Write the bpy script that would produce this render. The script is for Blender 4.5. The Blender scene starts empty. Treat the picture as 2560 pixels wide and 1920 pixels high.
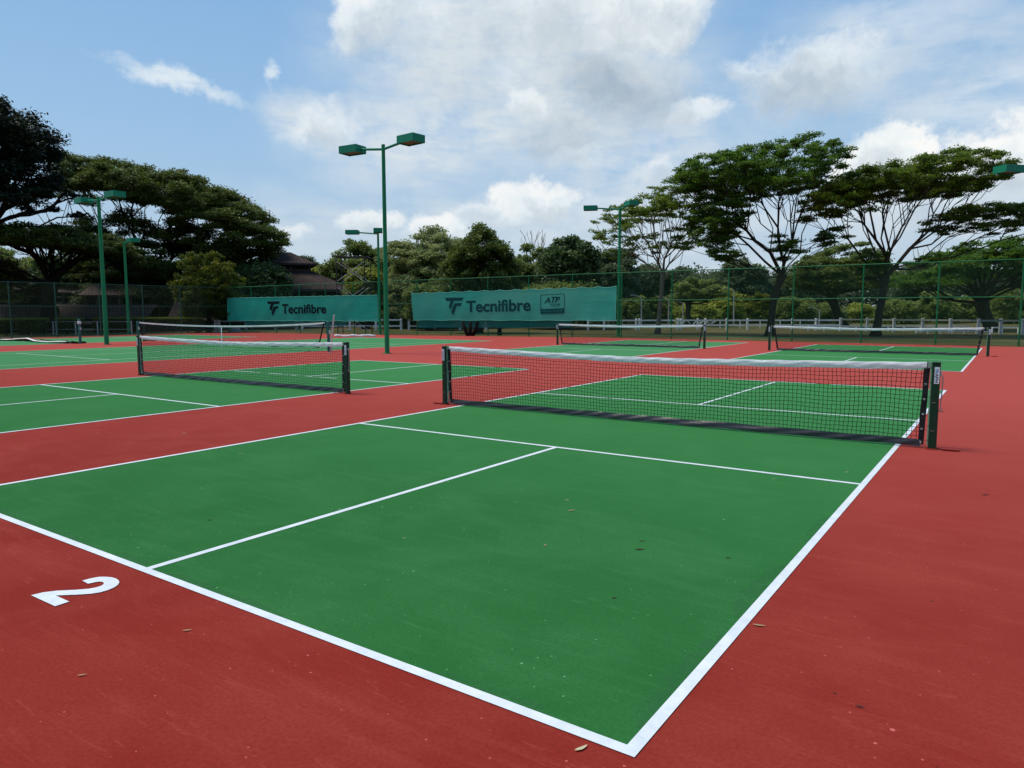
import bpy, math, random
import numpy as np
from mathutils import Vector

R = math.radians
random.seed(7)
sc = bpy.context.scene
COL = sc.collection

# ------------------------------------------------------------------ camera
CP = np.array([7.0474, -2.0739, 1.4621])
CRX, CRY, CRZ = 1.4711, 0.0020, 0.6046
FPX = 1809.4
def _rot():
    cx, sx, cy, sy, cz, sz = math.cos(CRX), math.sin(CRX), math.cos(CRY), math.sin(CRY), math.cos(CRZ), math.sin(CRZ)
    return (np.array([[cz, -sz, 0], [sz, cz, 0], [0, 0, 1]]) @ np.array([[cy, 0, sy], [0, 1, 0], [-sy, 0, cy]])
            @ np.array([[1, 0, 0], [0, cx, -sx], [0, sx, cx]]))
CR = _rot()
FW = np.array([-math.sin(CRZ), math.cos(CRZ), 0.0])     # horizontal view direction
RT = np.array([math.cos(CRZ), math.sin(CRZ), 0.0])
def ray(u, v):
    return CR @ np.array([(u - 1280) / FPX, -(v - 960) / FPX, -1.0])
def gnd(u, v, z=0.0):                                     # survey: pixel of the photo -> point on the ground
    d = ray(u, v); return CP + d * ((z - CP[2]) / d[2])
def at(u, v, D):                                          # pixel -> point at forward distance D
    d = ray(u, v); return CP + d * (D / (d @ FW))
def depth(P): return (np.array(P)[:2] - CP[:2]) @ FW[:2]
K = 2560 / 2212                                           # view px -> photo px

cam_d = bpy.data.cameras.new('camera'); cam = bpy.data.objects.new('camera', cam_d); COL.objects.link(cam)
cam.location = CP; cam.rotation_euler = (CRX, CRY, CRZ)
cam_d.sensor_width = 36; cam_d.lens = 36 * FPX / 2560; cam_d.clip_end = 3000; cam_d.clip_start = 0.05
sc.camera = cam
sc.view_settings.view_transform = 'Standard'; sc.view_settings.look = 'None'; sc.view_settings.exposure = 0

# ------------------------------------------------------------------ tagging helpers
def tag(o, label=None, cat=None, group=None, kind=None):
    if label: o['label'] = label
    if cat: o['category'] = cat
    if group: o['group'] = group
    if kind: o['kind'] = kind
    return o
def empty(name, loc, rz=0.0):
    o = bpy.data.objects.new(name, None); COL.objects.link(o)
    o.location = [float(c) for c in loc]; o.rotation_euler = (0, 0, rz); o.empty_display_size = 0.1
    return o
def copy_tree(root, loc, rz=None, label=None):
    c = root.copy(); COL.objects.link(c); c.location = [float(q) for q in loc]
    if rz is not None: c.rotation_euler = (0, 0, rz)
    if label: c['label'] = label
    for ch in list(root.children):
        d = ch.copy(); COL.objects.link(d); d.parent = c
        for g in list(ch.children):
            e = g.copy(); COL.objects.link(e); e.parent = d
    return c

class MB:
    def __init__(s): s.v = []; s.f = []
    def add(s, vs, fs):
        n = len(s.v); s.v += [tuple(float(c) for c in p) for p in vs]; s.f += [tuple(i + n for i in f) for f in fs]
    def box(s, c, size, rz=0.0, taper=1.0):
        x, y, z = size[0] / 2, size[1] / 2, size[2] / 2
        cz, sz = math.cos(rz), math.sin(rz); vs = []
        for dz in (-1, 1):
            k = 1 if dz < 0 else taper
            for dx, dy in ((-1, -1), (1, -1), (1, 1), (-1, 1)):
                a, b = dx * x * k, dy * y * k
                vs.append((c[0] + a * cz - b * sz, c[1] + a * sz + b * cz, c[2] + dz * z))
        s.add(vs, [(0, 3, 2, 1), (4, 5, 6, 7), (0, 1, 5, 4), (1, 2, 6, 5), (2, 3, 7, 6), (3, 0, 4, 7)])
    def bbox(s, c, size, rz=0.0, b=0.006):       # box with chamfered vertical and top edges
        x, y, z = size[0] / 2, size[1] / 2, size[2] / 2
        cz, sz = math.cos(rz), math.sin(rz)
        def ring(ix, iy, zz):
            X, Y = x - ix, y - iy
            pts = [(-X + b, -Y), (X - b, -Y), (X, -Y + b), (X, Y - b), (X - b, Y), (-X + b, Y), (-X, Y - b), (-X, -Y + b)]
            return [(c[0] + p * cz - q * sz, c[1] + p * sz + q * cz, c[2] + zz) for p, q in pts]
        vs = ring(b, b, -z) + ring(0, 0, -z + b) + ring(0, 0, z - b) + ring(b, b, z)
        fs = [tuple(range(7, -1, -1)), tuple(range(24, 32))]
        for k in range(3):
            for i in range(8):
                j = (i + 1) % 8; fs.append((k * 8 + i, k * 8 + j, k * 8 + 8 + j, k * 8 + 8 + i))
        s.add(vs, fs)
    def beam(s, a, b, w, h=None, up=(0, 0, 1)):  # rectangular bar between two points
        h = h or w; a = np.array(a, float); b = np.array(b, float); d = b - a; d /= np.linalg.norm(d)
        up = np.array(up, float)
        if abs(d @ up) > 0.95: up = np.array([0, 1.0, 0])
        x = np.cross(d, up); x /= np.linalg.norm(x); y = np.cross(x, d)
        vs = [p + x * i * w / 2 + y * j * h / 2 for p in (a, b) for i, j in ((-1, -1), (1, -1), (1, 1), (-1, 1))]
        s.add(vs, [(0, 3, 2, 1), (4, 5, 6, 7), (0, 1, 5, 4), (1, 2, 6, 5), (2, 3, 7, 6), (3, 0, 4, 7)])
    def tube(s, pts, rad, n=8, cap=True):
        pts = [np.array(p, float) for p in pts]
        rad = [rad] * len(pts) if not hasattr(rad, '__len__') else rad
        base = len(s.v); ref = None; vs = []
        for i, p in enumerate(pts):
            d = pts[min(i + 1, len(pts) - 1)] - pts[max(i - 1, 0)]; d /= (np.linalg.norm(d) + 1e-9)
            if ref is None: ref = np.array([1.0, 0.13, 0.07]) if abs(d[2]) > 0.7 else np.array([0, 0, 1.0])
            x = np.cross(d, ref); x /= (np.linalg.norm(x) + 1e-9); y = np.cross(x, d); ref = np.cross(d, x) * -1 if False else ref
            for k in range(n):
                t = 2 * math.pi * k / n; vs.append(p + (x * math.cos(t) + y * math.sin(t)) * rad[i])
        fs = []
        for i in range(len(pts) - 1):
            for k in range(n):
                k2 = (k + 1) % n; fs.append((i * n + k, i * n + k2, (i + 1) * n + k2, (i + 1) * n + k))
        if cap: fs += [tuple(range(n - 1, -1, -1)), tuple((len(pts) - 1) * n + k for k in range(n))]
        s.add(vs, fs)
    def poly(s, pts): s.add(pts, [tuple(range(len(pts)))])
    def prism(s, pts2, z0, z1):
        n = len(pts2); vs = [(p[0], p[1], z0) for p in pts2] + [(p[0], p[1], z1) for p in pts2]
        s.add(vs, [tuple(range(n - 1, -1, -1)), tuple(range(n, 2 * n))] + [(i, (i + 1) % n, n + (i + 1) % n, n + i) for i in range(n)])
    def grid(s, P):                              # P[i][j] points
        a, b = len(P), len(P[0]); vs = [p for r in P for p in r]
        s.add(vs, [(i * b + j, i * b + j + 1, (i + 1) * b + j + 1, (i + 1) * b + j) for i in range(a - 1) for j in range(b - 1)])
    def build(s, name, mat, parent=None, smooth=False, world=True):
        me = bpy.data.meshes.new(name)
        vs = s.v
        if parent is not None and world:
            l = root_loc(parent)
            vs = [(a - l[0], b - l[1], c - l[2]) for a, b, c in vs]
        me.from_pydata(vs, [], s.f); me.materials.append(mat); me.update()
        if smooth: me.polygons.foreach_set('use_smooth', [True] * len(me.polygons))
        o = bpy.data.objects.new(name, me); COL.objects.link(o)
        if parent is not None: o.parent = parent
        return o
def root_loc(o):
    l = Vector((0, 0, 0))
    while o is not None: l = l + Vector(o.location); o = o.parent
    return l
def np_mesh(name, V, F, mat, parent=None, attr=None, smooth=False):   # V (n,3), F (m,4) or (m,3)
    me = bpy.data.meshes.new(name); n, m, k = len(V), len(F), F.shape[1]
    me.vertices.add(n); me.vertices.foreach_set('co', V.astype(np.float32).ravel())
    me.loops.add(m * k); me.loops.foreach_set('vertex_index', F.astype(np.int32).ravel())
    me.polygons.add(m); me.polygons.foreach_set('loop_start', (np.arange(m) * k).astype(np.int32))
    me.polygons.foreach_set('loop_total', np.full(m, k, np.int32))
    if smooth: me.polygons.foreach_set('use_smooth', np.ones(m, bool))
    if attr is not None:
        a = me.attributes.new('shade', 'FLOAT', 'FACE'); a.data.foreach_set('value', attr.astype(np.float32))
    me.materials.append(mat); me.update(); me.validate()
    o = bpy.data.objects.new(name, me); COL.objects.link(o)
    if parent is not None: o.parent = parent
    return o

# ------------------------------------------------------------------ materials
class NT:
    def __init__(s, name):
        s.m = bpy.data.materials.new(name); s.m.use_nodes = True; s.t = s.m.node_tree; s.t.nodes.clear()
        s.out = s.n('ShaderNodeOutputMaterial')
    def n(s, typ, **kw):
        nd = s.t.nodes.new(typ)
        for k, v in kw.items(): setattr(nd, k, v)
        return nd
    def l(s, a, b): s.t.links.new(a, b)
    def set(s, sock, val):
        if hasattr(val, 'is_output'): s.l(val, sock)
        else: sock.default_value = val
    def math(s, op, a, b=0.0, c=0.0, clamp=False):
        nd = s.n('ShaderNodeMath', operation=op, use_clamp=clamp)
        for i, q in enumerate((a, b, c)): s.set(nd.inputs[i], q)
        return nd.outputs[0]
    def mix(s, f, a, b, blend='MIX'):
        nd = s.n('ShaderNodeMix', data_type='RGBA', blend_type=blend); s.set(nd.inputs[0], f)
        for sock, q in ((nd.inputs[6], a), (nd.inputs[7], b)):
            s.set(sock, (*q, 1) if isinstance(q, tuple) and len(q) == 3 else q)
        return nd.outputs[2]
    def ramp(s, f, stops):
        nd = s.n('ShaderNodeValToRGB'); s.set(nd.inputs[0], f); e = nd.color_ramp.elements
        while len(e) > 1: e.remove(e[-1])
        e[0].position = stops[0][0]; c = stops[0][1]; e[0].color = (*c, 1) if len(c) == 3 else c
        for p, c in stops[1:]:
            q = e.new(p); q.color = (*c, 1) if len(c) == 3 else c
        return nd.outputs[0]
    def noise(s, vec, scale, detail=4, rough=0.55, dist=0.0):
        nd = s.n('ShaderNodeTexNoise'); nd.inputs['Scale'].default_value = scale; nd.inputs['Detail'].default_value = detail
        nd.inputs['Roughness'].default_value = rough; nd.inputs['Distortion'].default_value = dist
        if vec is not None: s.l(vec, nd.inputs['Vector'])
        return nd.outputs[0]
    def coords(s, scale=(1, 1, 1), kind='Object', rot=(0, 0, 0)):
        tc = s.n('ShaderNodeTexCoord'); mp = s.n('ShaderNodeMapping'); mp.inputs['Scale'].default_value = scale; mp.inputs['Rotation'].default_value = rot
        s.l(tc.outputs[kind], mp.inputs[0]); return mp.outputs[0]
    def bsdf(s, color, rough=0.6, spec=0.4, metal=0.0, bump=None, bstr=0.3, bdist=0.01):
        b = s.n('ShaderNodeBsdfPrincipled'); s.set(b.inputs['Base Color'], (*color, 1) if isinstance(color, tuple) and len(color) == 3 else color)
        s.set(b.inputs['Roughness'], rough); s.set(b.inputs['Specular IOR Level'], spec); b.inputs['Metallic'].default_value = metal
        if bump is not None:
            bn = s.n('ShaderNodeBump'); bn.inputs['Strength'].default_value = bstr; bn.inputs['Distance'].default_value = bdist
            s.l(bump, bn.inputs['Height']); s.l(bn.outputs[0], b.inputs['Normal'])
        return b
    def fin(s, sh): s.l(sh.outputs[0] if hasattr(sh, 'outputs') else sh, s.out.inputs[0]); return s.m

def simple(name, c, rough=0.6, spec=0.4, metal=0.0, var=0.15, nscale=6.0, bump=0.2, bd=0.003):
    t = NT(name); co = t.coords()
    n = t.noise(co, nscale, 5)
    col = t.mix(n, tuple(x * (1 - var) for x in c), tuple(min(1, x * (1 + var)) for x in c))
    n2 = t.noise(co, nscale * 9, 4)
    rr = t.math('MULTIPLY_ADD', n, 0.2, rough - 0.1)
    return t.fin(t.bsdf(col, rr, spec, metal, n2, bump, bd))

def acrylic(name, c, light, dark, far_lit, spot=1.0):
    t = NT(name); co = t.coords()
    big = t.noise(co, 0.18, 4, 0.6); mid = t.noise(co, 1.3, 5, 0.6, 0.6); fine = t.noise(co, 60, 3)
    st = t.noise(t.coords((0.6, 5.0, 1), rot=(0, 0, 0.5)), 1.6, 6, 0.65, 0.8)
    col = t.mix(t.ramp(big, [(0.3, (0, 0, 0)), (0.7, (1, 1, 1))]), dark, c)
    col = t.mix(t.ramp(mid, [(0.42, (0, 0, 0)), (0.75, (0.5, 0.5, 0.5))]), col, light)
    col = t.mix(t.ramp(st, [(0.52, (0, 0, 0)), (0.75, (0.5, 0.5, 0.5))]), col, light)
    col = t.mix(t.ramp(fine, [(0.35, (0.35, 0.35, 0.35)), (0.6, (0, 0, 0))]), col, tuple(x * 0.7 for x in dark))
    gn = t.noise(co, 330, 2, 0.7); col = t.mix(t.ramp(gn, [(0.56, (0, 0, 0)), (0.72, (0.5, 0.5, 0.5))]), col, light)
    # scattered pale grit and dark specks
    for sc_, thr, colr, sd in ((9.0, 0.085, tuple(min(1, x * 2.2 + 0.12) for x in c), 0.0), (3.1, 0.06, (0.012, 0.014, 0.012), 3.3), (24.0, 0.13, tuple(min(1, x * 1.8 + 0.08) for x in c), 7.7)):
        mp = t.coords((1, 1, 0.0)); off = t.n('ShaderNodeVectorMath', operation='ADD'); t.l(mp, off.inputs[0]); off.inputs[1].default_value = (sd, sd * 1.7, 0)
        vo = t.n('ShaderNodeTexVoronoi', feature='F1'); vo.inputs['Scale'].default_value = sc_; t.l(off.outputs[0], vo.inputs['Vector'])
        sep = t.n('ShaderNodeSeparateColor'); t.l(vo.outputs['Color'], sep.inputs[0])
        r_ = t.math('MULTIPLY', sep.outputs[0], thr)
        m1 = t.math('LESS_THAN', vo.outputs['Distance'], r_); m2 = t.math('GREATER_THAN', sep.outputs[1], 0.72)
        mm = t.math('MULTIPLY', t.math('MULTIPLY', m1, m2), 0.8 * spot)
        col = t.mix(mm, col, colr)
    # brush / scuff marks
    w = t.noise(t.coords((1.2, 9, 1), rot=(0, 0, -0.35)), 2.2, 3, 0.5, 1.5)
    col = t.mix(t.ramp(w, [(0.66, (0, 0, 0)), (0.69, (0.5, 0.5, 0.5)), (0.72, (0.12, 0.12, 0.12))]), col, light)
    gr = t.noise(co, 260, 2)
    sp = t.n('ShaderNodeSeparateXYZ'); t.l(co, sp.inputs[0])     # near shade and far sheen painted into the colour, lighter towards the back
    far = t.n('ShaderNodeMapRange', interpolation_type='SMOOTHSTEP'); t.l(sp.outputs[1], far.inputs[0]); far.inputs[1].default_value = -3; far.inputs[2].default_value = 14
    col = t.mix(t.math('MULTIPLY', far.outputs[0], 0.75), col, far_lit)
    return t.fin(t.bsdf(col, 0.85, 0.05, 0, gr, 0.5, 0.003))

M = {}
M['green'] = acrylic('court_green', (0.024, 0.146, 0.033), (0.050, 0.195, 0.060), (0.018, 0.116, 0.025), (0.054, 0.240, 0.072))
M['green_far'] = acrylic('court_green_far', (0.045, 0.205, 0.062), (0.08, 0.28, 0.11), (0.034, 0.165, 0.050), (0.070, 0.250, 0.095), 0.5)  # lighter green for court d and the tennis courts
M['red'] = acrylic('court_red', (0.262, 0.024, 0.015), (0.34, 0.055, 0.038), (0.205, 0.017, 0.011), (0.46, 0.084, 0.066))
def line_mat():
    t = NT('line_paint'); co = t.coords(); n = t.noise(co, 7, 6, 0.7); f = t.noise(co, 90, 3)
    col = t.mix(t.ramp(n, [(0.35, (0, 0, 0)), (0.7, (1, 1, 1))]), (0.62, 0.68, 0.69), (0.80, 0.83, 0.84))
    col = t.mix(t.ramp(f, [(0.66, (0, 0, 0)), (0.78, (0.8, 0.8, 0.8))]), col, (0.36, 0.42, 0.40))
    return t.fin(t.bsdf(col, 0.6, 0.3, 0, f, 0.3, 0.002))
M['line'] = line_mat()
M['line_old'] = simple('old_line_paint', (0.56, 0.62, 0.52), 0.7, 0.2, 0, 0.25, 2)
def smear_mat():
    t = NT('paint_overlap'); n = t.noise(t.coords((1, 1, 1)), 14, 8, 0.7, 1)
    a = t.ramp(n, [(0.40, (0, 0, 0)), (0.62, (0.45, 0.45, 0.45))])
    b = t.bsdf((0.045, 0.185, 0.062), 0.7, 0.15); tr = t.n('ShaderNodeBsdfTransparent'); mx = t.n('ShaderNodeMixShader')
    t.l(a, mx.inputs[0]); t.l(tr.outputs[0], mx.inputs[1]); t.l(b.outputs[0], mx.inputs[2]); return t.fin(mx)
M['smear'] = smear_mat()
def stain_mat(name, ringc, midc):
    t = NT(name); co = t.coords(kind='Generated'); d = t.n('ShaderNodeVectorMath', operation='DISTANCE'); t.l(co, d.inputs[0]); d.inputs[1].default_value = (0.5, 0.5, 0.0)
    dd = t.math('ADD', d.outputs['Value'], t.math('MULTIPLY_ADD', t.noise(co, 5, 4), 0.2, -0.1))
    a = t.ramp(dd, [(0.0, (0.75, 0.75, 0.75)), (0.2, (0.6, 0.6, 0.6)), (0.28, (0.12, 0.12, 0.12)), (0.37, (0.10, 0.10, 0.10)), (0.41, (0.55, 0.55, 0.55)), (0.47, (0, 0, 0))])
    c = t.ramp(dd, [(0.25, midc), (0.33, ringc)])
    b = t.bsdf(c, 0.55, 0.4); tr = t.n('ShaderNodeBsdfTransparent'); mx = t.n('ShaderNodeMixShader')
    t.l(a, mx.inputs[0]); t.l(tr.outputs[0], mx.inputs[1]); t.l(b.outputs[0], mx.inputs[2]); return t.fin(mx)
M['stain_r'] = stain_mat('damp_stain_red', (0.34, 0.15, 0.16), (0.09, 0.03, 0.03))
M['stain_g'] = stain_mat('damp_stain_green', (0.12, 0.32, 0.18), (0.02, 0.07, 0.04))

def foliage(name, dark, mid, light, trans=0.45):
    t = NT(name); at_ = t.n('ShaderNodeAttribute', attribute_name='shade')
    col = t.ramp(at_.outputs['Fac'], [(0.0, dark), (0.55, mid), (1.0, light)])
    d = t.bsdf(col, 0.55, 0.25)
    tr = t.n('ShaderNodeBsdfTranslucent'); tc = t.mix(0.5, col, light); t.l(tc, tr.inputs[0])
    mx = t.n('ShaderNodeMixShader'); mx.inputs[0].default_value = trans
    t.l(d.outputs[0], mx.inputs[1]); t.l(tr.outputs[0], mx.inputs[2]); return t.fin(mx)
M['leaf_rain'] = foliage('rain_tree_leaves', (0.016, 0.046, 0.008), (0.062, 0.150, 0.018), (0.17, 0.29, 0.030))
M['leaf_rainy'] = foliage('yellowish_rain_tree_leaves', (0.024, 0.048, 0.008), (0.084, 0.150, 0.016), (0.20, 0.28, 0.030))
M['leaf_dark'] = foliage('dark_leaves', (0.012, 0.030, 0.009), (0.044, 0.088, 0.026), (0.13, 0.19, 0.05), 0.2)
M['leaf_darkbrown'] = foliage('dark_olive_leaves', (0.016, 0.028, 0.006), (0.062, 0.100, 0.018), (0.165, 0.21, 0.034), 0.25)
M['leaf_black'] = foliage('near_black_leaves', (0.004, 0.011, 0.006), (0.014, 0.030, 0.015), (0.042, 0.07, 0.034), 0.12)  # near-black leaves, the trees' own colour
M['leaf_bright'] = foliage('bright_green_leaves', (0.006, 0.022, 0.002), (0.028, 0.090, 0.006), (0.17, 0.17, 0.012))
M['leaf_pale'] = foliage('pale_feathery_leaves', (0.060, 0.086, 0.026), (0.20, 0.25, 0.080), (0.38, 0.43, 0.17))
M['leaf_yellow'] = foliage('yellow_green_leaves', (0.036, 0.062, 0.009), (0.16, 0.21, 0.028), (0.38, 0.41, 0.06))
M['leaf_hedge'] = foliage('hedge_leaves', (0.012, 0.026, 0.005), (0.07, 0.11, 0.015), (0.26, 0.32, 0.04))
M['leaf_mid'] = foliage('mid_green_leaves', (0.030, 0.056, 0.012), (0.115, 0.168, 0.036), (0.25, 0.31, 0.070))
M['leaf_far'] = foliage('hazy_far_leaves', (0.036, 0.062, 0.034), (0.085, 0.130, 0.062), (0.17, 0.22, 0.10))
M['bark'] = simple('dark_bark', (0.045, 0.036, 0.028), 0.9, 0.1, 0, 0.5, 7, 0.8, 0.04)
M['bark_grey'] = simple('pale_grey_bark', (0.17, 0.145, 0.115), 0.9, 0.1, 0, 0.45, 5, 0.8, 0.03)
M['bark_black'] = simple('near_black_bark', (0.016, 0.013, 0.011), 0.95, 0.05, 0, 0.4, 6, 0.6, 0.03)  # near-black bark colour

def grass_mat():
    t = NT('dry_grass'); co = t.coords(); a = t.noise(co, 0.11, 5, 0.6, 0.4); b = t.noise(co, 2.5, 6, 0.7); c = t.noise(co, 30, 4)
    col = t.mix(t.ramp(a, [(0.38, (0, 0, 0)), (0.62, (1, 1, 1))]), (0.075, 0.085, 0.022), (0.20, 0.15, 0.065))
    col = t.mix(t.ramp(b, [(0.4, (0, 0, 0)), (0.7, (0.7, 0.7, 0.7))]), col, (0.10, 0.115, 0.03))
    col = t.mix(t.ramp(c, [(0.4, (0.5, 0.5, 0.5)), (0.6, (0, 0, 0))]), col, (0.05, 0.045, 0.02))
    return t.fin(t.bsdf(col, 0.95, 0.1, 0, c, 1.0, 0.05))
M['grass'] = grass_mat()
M['paint_green'] = simple('gloss_green_paint', (0.006, 0.20, 0.070), 0.5, 0.25, 0, 0.12, 3, 0.05, 0.001)
M['paint_green_lamp'] = simple('lamp_green_paint', (0.006, 0.20, 0.105), 0.5, 0.25, 0, 0.12, 3, 0.05, 0.001)
M['fence_green'] = simple('fence_green_paint', (0.008, 0.15, 0.050), 0.55, 0.2, 0, 0.25, 3, 0.1, 0.001)
M['fence_dull'] = simple('dull_fence_green_paint', (0.022, 0.075, 0.050), 0.6, 0.3, 0, 0.25, 3, 0.1, 0.001)
M['wire'] = simple('green_coated_wire', (0.018, 0.09, 0.04), 0.5, 0.3, 0, 0.2, 3, 0.0)
M['lamp_glass'] = simple('lamp_lens', (0.12, 0.06, 0.045), 0.25, 0.6, 0, 0.3, 2, 0.0)
M['post_green'] = simple('dark_green_powder_coat', (0.003, 0.034, 0.014), 0.4, 0.3, 0, 0.15, 5, 0.05, 0.001)
M['post_light'] = simple('light_green_track', (0.20, 0.36, 0.23), 0.4, 0.5, 0, 0.1, 5, 0.05, 0.001)
M['post_teal'] = simple('teal_green_paint', (0.012, 0.13, 0.10), 0.5, 0.4, 0, 0.2, 4, 0.1, 0.001)
M['string'] = simple('black_net_cord', (0.010, 0.013, 0.012), 0.8, 0.1, 0, 0.1, 3, 0.0)
M['string_dull'] = simple('faded_net_cord', (0.03, 0.04, 0.038), 0.8, 0.1, 0, 0.1, 3, 0.0)
def vinyl(name, c, c2, b=0.45):
    t = NT(name); n = t.noise(t.coords((1, 1, 2.2), rot=(0, 0.5, 0)), 9, 5, 0.6, 1.2); n2 = t.noise(t.coords((1, 1, 0.4), rot=(0, -0.6, 0)), 30, 3, 0.5, 0.5)
    h = t.math('ADD', n, t.math('MULTIPLY', n2, 0.4))
    cc = t.mix(n, c, c2); d = t.bsdf(cc, 0.42, 0.5, 0, h, b, 0.02)
    if c[0] < 0.3: return t.fin(d)
    tr = t.n('ShaderNodeBsdfTranslucent'); t.l(cc, tr.inputs[0]); mx = t.n('ShaderNodeMixShader'); mx.inputs[0].default_value = 0.35
    t.l(d.outputs[0], mx.inputs[1]); t.l(tr.outputs[0], mx.inputs[2]); return t.fin(mx)
M['vinyl_white'] = vinyl('white_vinyl', (0.86, 0.88, 0.87), (0.93, 0.94, 0.93))
M['vinyl_black'] = vinyl('black_vinyl', (0.012, 0.014, 0.016), (0.024, 0.028, 0.032), 0.3)
M['tape_old'] = simple('weathered_white_tape', (0.68, 0.70, 0.66), 0.7, 0.3, 0, 0.35, 4, 0.4, 0.01)
M['steel'] = simple('grommet_steel', (0.55, 0.56, 0.56), 0.3, 0.5, 0.9, 0.1, 5, 0.0)
M['rope'] = simple('grey_cord', (0.32, 0.30, 0.27), 0.8, 0.2, 0, 0.2, 20, 0.3, 0.002)
M['black'] = simple('black_strap', (0.008, 0.009, 0.010), 0.6, 0.3, 0, 0.1, 9, 0.3, 0.003)
M['sticker'] = simple('sticker_white', (0.72, 0.76, 0.78), 0.4, 0.4, 0, 0.05, 5, 0.0)
M['ink'] = simple('sticker_navy_ink', (0.012, 0.022, 0.05), 0.4, 0.4, 0, 0.05, 5, 0.0)
M['ink_blue'] = simple('sticker_blue_ink', (0.03, 0.20, 0.42), 0.4, 0.4, 0, 0.05, 5, 0.0)
M['white_paint'] = simple('white_fence_paint', (0.80, 0.81, 0.78), 0.7, 0.3, 0, 0.25, 3, 0.4, 0.01)
M['concrete'] = simple('weathered_concrete_posts', (0.42, 0.42, 0.40), 0.85, 0.2, 0, 0.4, 6, 0.5, 0.01)
M['rail_grey'] = simple('weathered_rail_timber', (0.22, 0.23, 0.20), 0.85, 0.2, 0, 0.35, 4, 0.4, 0.01)
M['scaffold'] = simple('dark_scaffold_tube', (0.035, 0.038, 0.034), 0.6, 0.4, 0.3, 0.3, 8, 0.2)
M['brace'] = simple('galvanised_brace', (0.45, 0.47, 0.45), 0.5, 0.5, 0.1, 0.2, 8, 0.1)
M['wall'] = simple('cream_wall', (0.17, 0.15, 0.085), 0.9, 0.1, 0, 0.2, 2, 0.3, 0.01)
M['dark_in'] = simple('dark_interior', (0.012, 0.011, 0.010), 0.9, 0.1, 0, 0.2, 2, 0.0)
M['timber'] = simple('brown_fascia', (0.055, 0.040, 0.035), 0.8, 0.2, 0, 0.3, 3, 0.2)
M['pvc'] = simple('white_roll', (0.75, 0.76, 0.74), 0.5, 0.4, 0, 0.1, 9, 0.3, 0.01)
M['litter1'] = simple('dry_tan_leaf', (0.36, 0.24, 0.12), 0.7, 0.2, 0, 0.3, 60, 0.2)
M['litter2'] = simple('dark_brown_leaf', (0.05, 0.03, 0.015), 0.7, 0.2, 0, 0.3, 60, 0.2)
M['litter3'] = simple('pale_leaf', (0.55, 0.50, 0.30), 0.7, 0.2, 0, 0.3, 60, 0.2)
def roof_mat(name, c1, c2):
    t = NT(name); br = t.n('ShaderNodeTexBrick'); br.offset = 0.5
    t.l(t.coords(kind='UV'), br.inputs['Vector'])
    for i, c in ((1, c1), (2, c2), (3, tuple(x * 0.3 for x in c1))): br.inputs[i].default_value = (*c, 1)
    br.inputs['Scale'].default_value = 1.0; br.inputs['Mortar Size'].default_value = 0.035; br.inputs['Brick Width'].default_value = 0.3; br.inputs['Row Height'].default_value = 0.32
    n = t.noise(t.coords(), 0.9, 5); n2 = t.noise(t.coords(), 5, 5)
    col = t.mix(t.ramp(n, [(0.35, (0, 0, 0)), (0.7, (0.8, 0.8, 0.8))]), br.outputs[0], tuple(x * 0.35 for x in c1))
    col = t.mix(t.ramp(n2, [(0.62, (0, 0, 0)), (0.75, (0.6, 0.6, 0.6))]), col, (0.10, 0.095, 0.085))
    return t.fin(t.bsdf(col, 0.85, 0.2, 0, br.outputs[1], -0.8, 0.05))
M['roof'] = roof_mat('clay_roof_tiles', (0.060, 0.037, 0.030), (0.088, 0.058, 0.048))
def screen_mat(name, c, alpha, tr=0.45):
    t = NT(name); co = t.coords(); n = t.noise(t.coords((0.3, 0.3, 3)), 2.0, 4); w = t.noise(t.coords((4, 4, 0.2)), 3, 3); e = t.noise(co, 0.35, 3)
    col = t.mix(n, tuple(x * 0.8 for x in c), tuple(x * 1.2 for x in c)); col = t.mix(t.math('MULTIPLY', w, 0.35), col, tuple(x * 0.6 for x in c))
    col = t.mix(t.ramp(e, [(0.4, (0, 0, 0)), (0.65, (0.5, 0.5, 0.5))]), col, (c[0] * 2.0 + 0.01, c[1] * 0.95, c[2] * 0.95))
    d = t.bsdf(col, 0.8, 0.15); tl = t.n('ShaderNodeBsdfTranslucent'); t.l(col, tl.inputs[0]); m1 = t.n('ShaderNodeMixShader'); m1.inputs[0].default_value = tr
    t.l(d.outputs[0], m1.inputs[1]); t.l(tl.outputs[0], m1.inputs[2])
    tp = t.n('ShaderNodeBsdfTransparent'); m2 = t.n('ShaderNodeMixShader'); m2.inputs[0].default_value = alpha
    t.l(tp.outputs[0], m2.inputs[1]); t.l(m1.outputs[0], m2.inputs[2]); return t.fin(m2)
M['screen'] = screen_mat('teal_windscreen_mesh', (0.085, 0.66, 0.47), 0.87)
M['screen2'] = screen_mat('deep_teal_windscreen_mesh', (0.030, 0.52, 0.37), 0.86, 0.35)  # deeper teal of the left banner
M['screen_dark'] = screen_mat('old_windscreen_mesh', (0.012, 0.19, 0.15), 0.88, 0.3)
M['hem'] = simple('pale_teal_hem', (0.10, 0.42, 0.32), 0.7, 0.2, 0, 0.1, 9, 0.1)
M['print'] = simple('faded_print', (0.006, 0.062, 0.058), 0.8, 0.1, 0, 0.2, 4, 0.0)
M['print_dark'] = simple('dark_print', (0.004, 0.012, 0.016), 0.8, 0.1, 0, 0.2, 4, 0.0)
M['print_light'] = simple('teal_print', (0.018, 0.24, 0.18), 0.8, 0.1, 0, 0.2, 4, 0.0)

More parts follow.
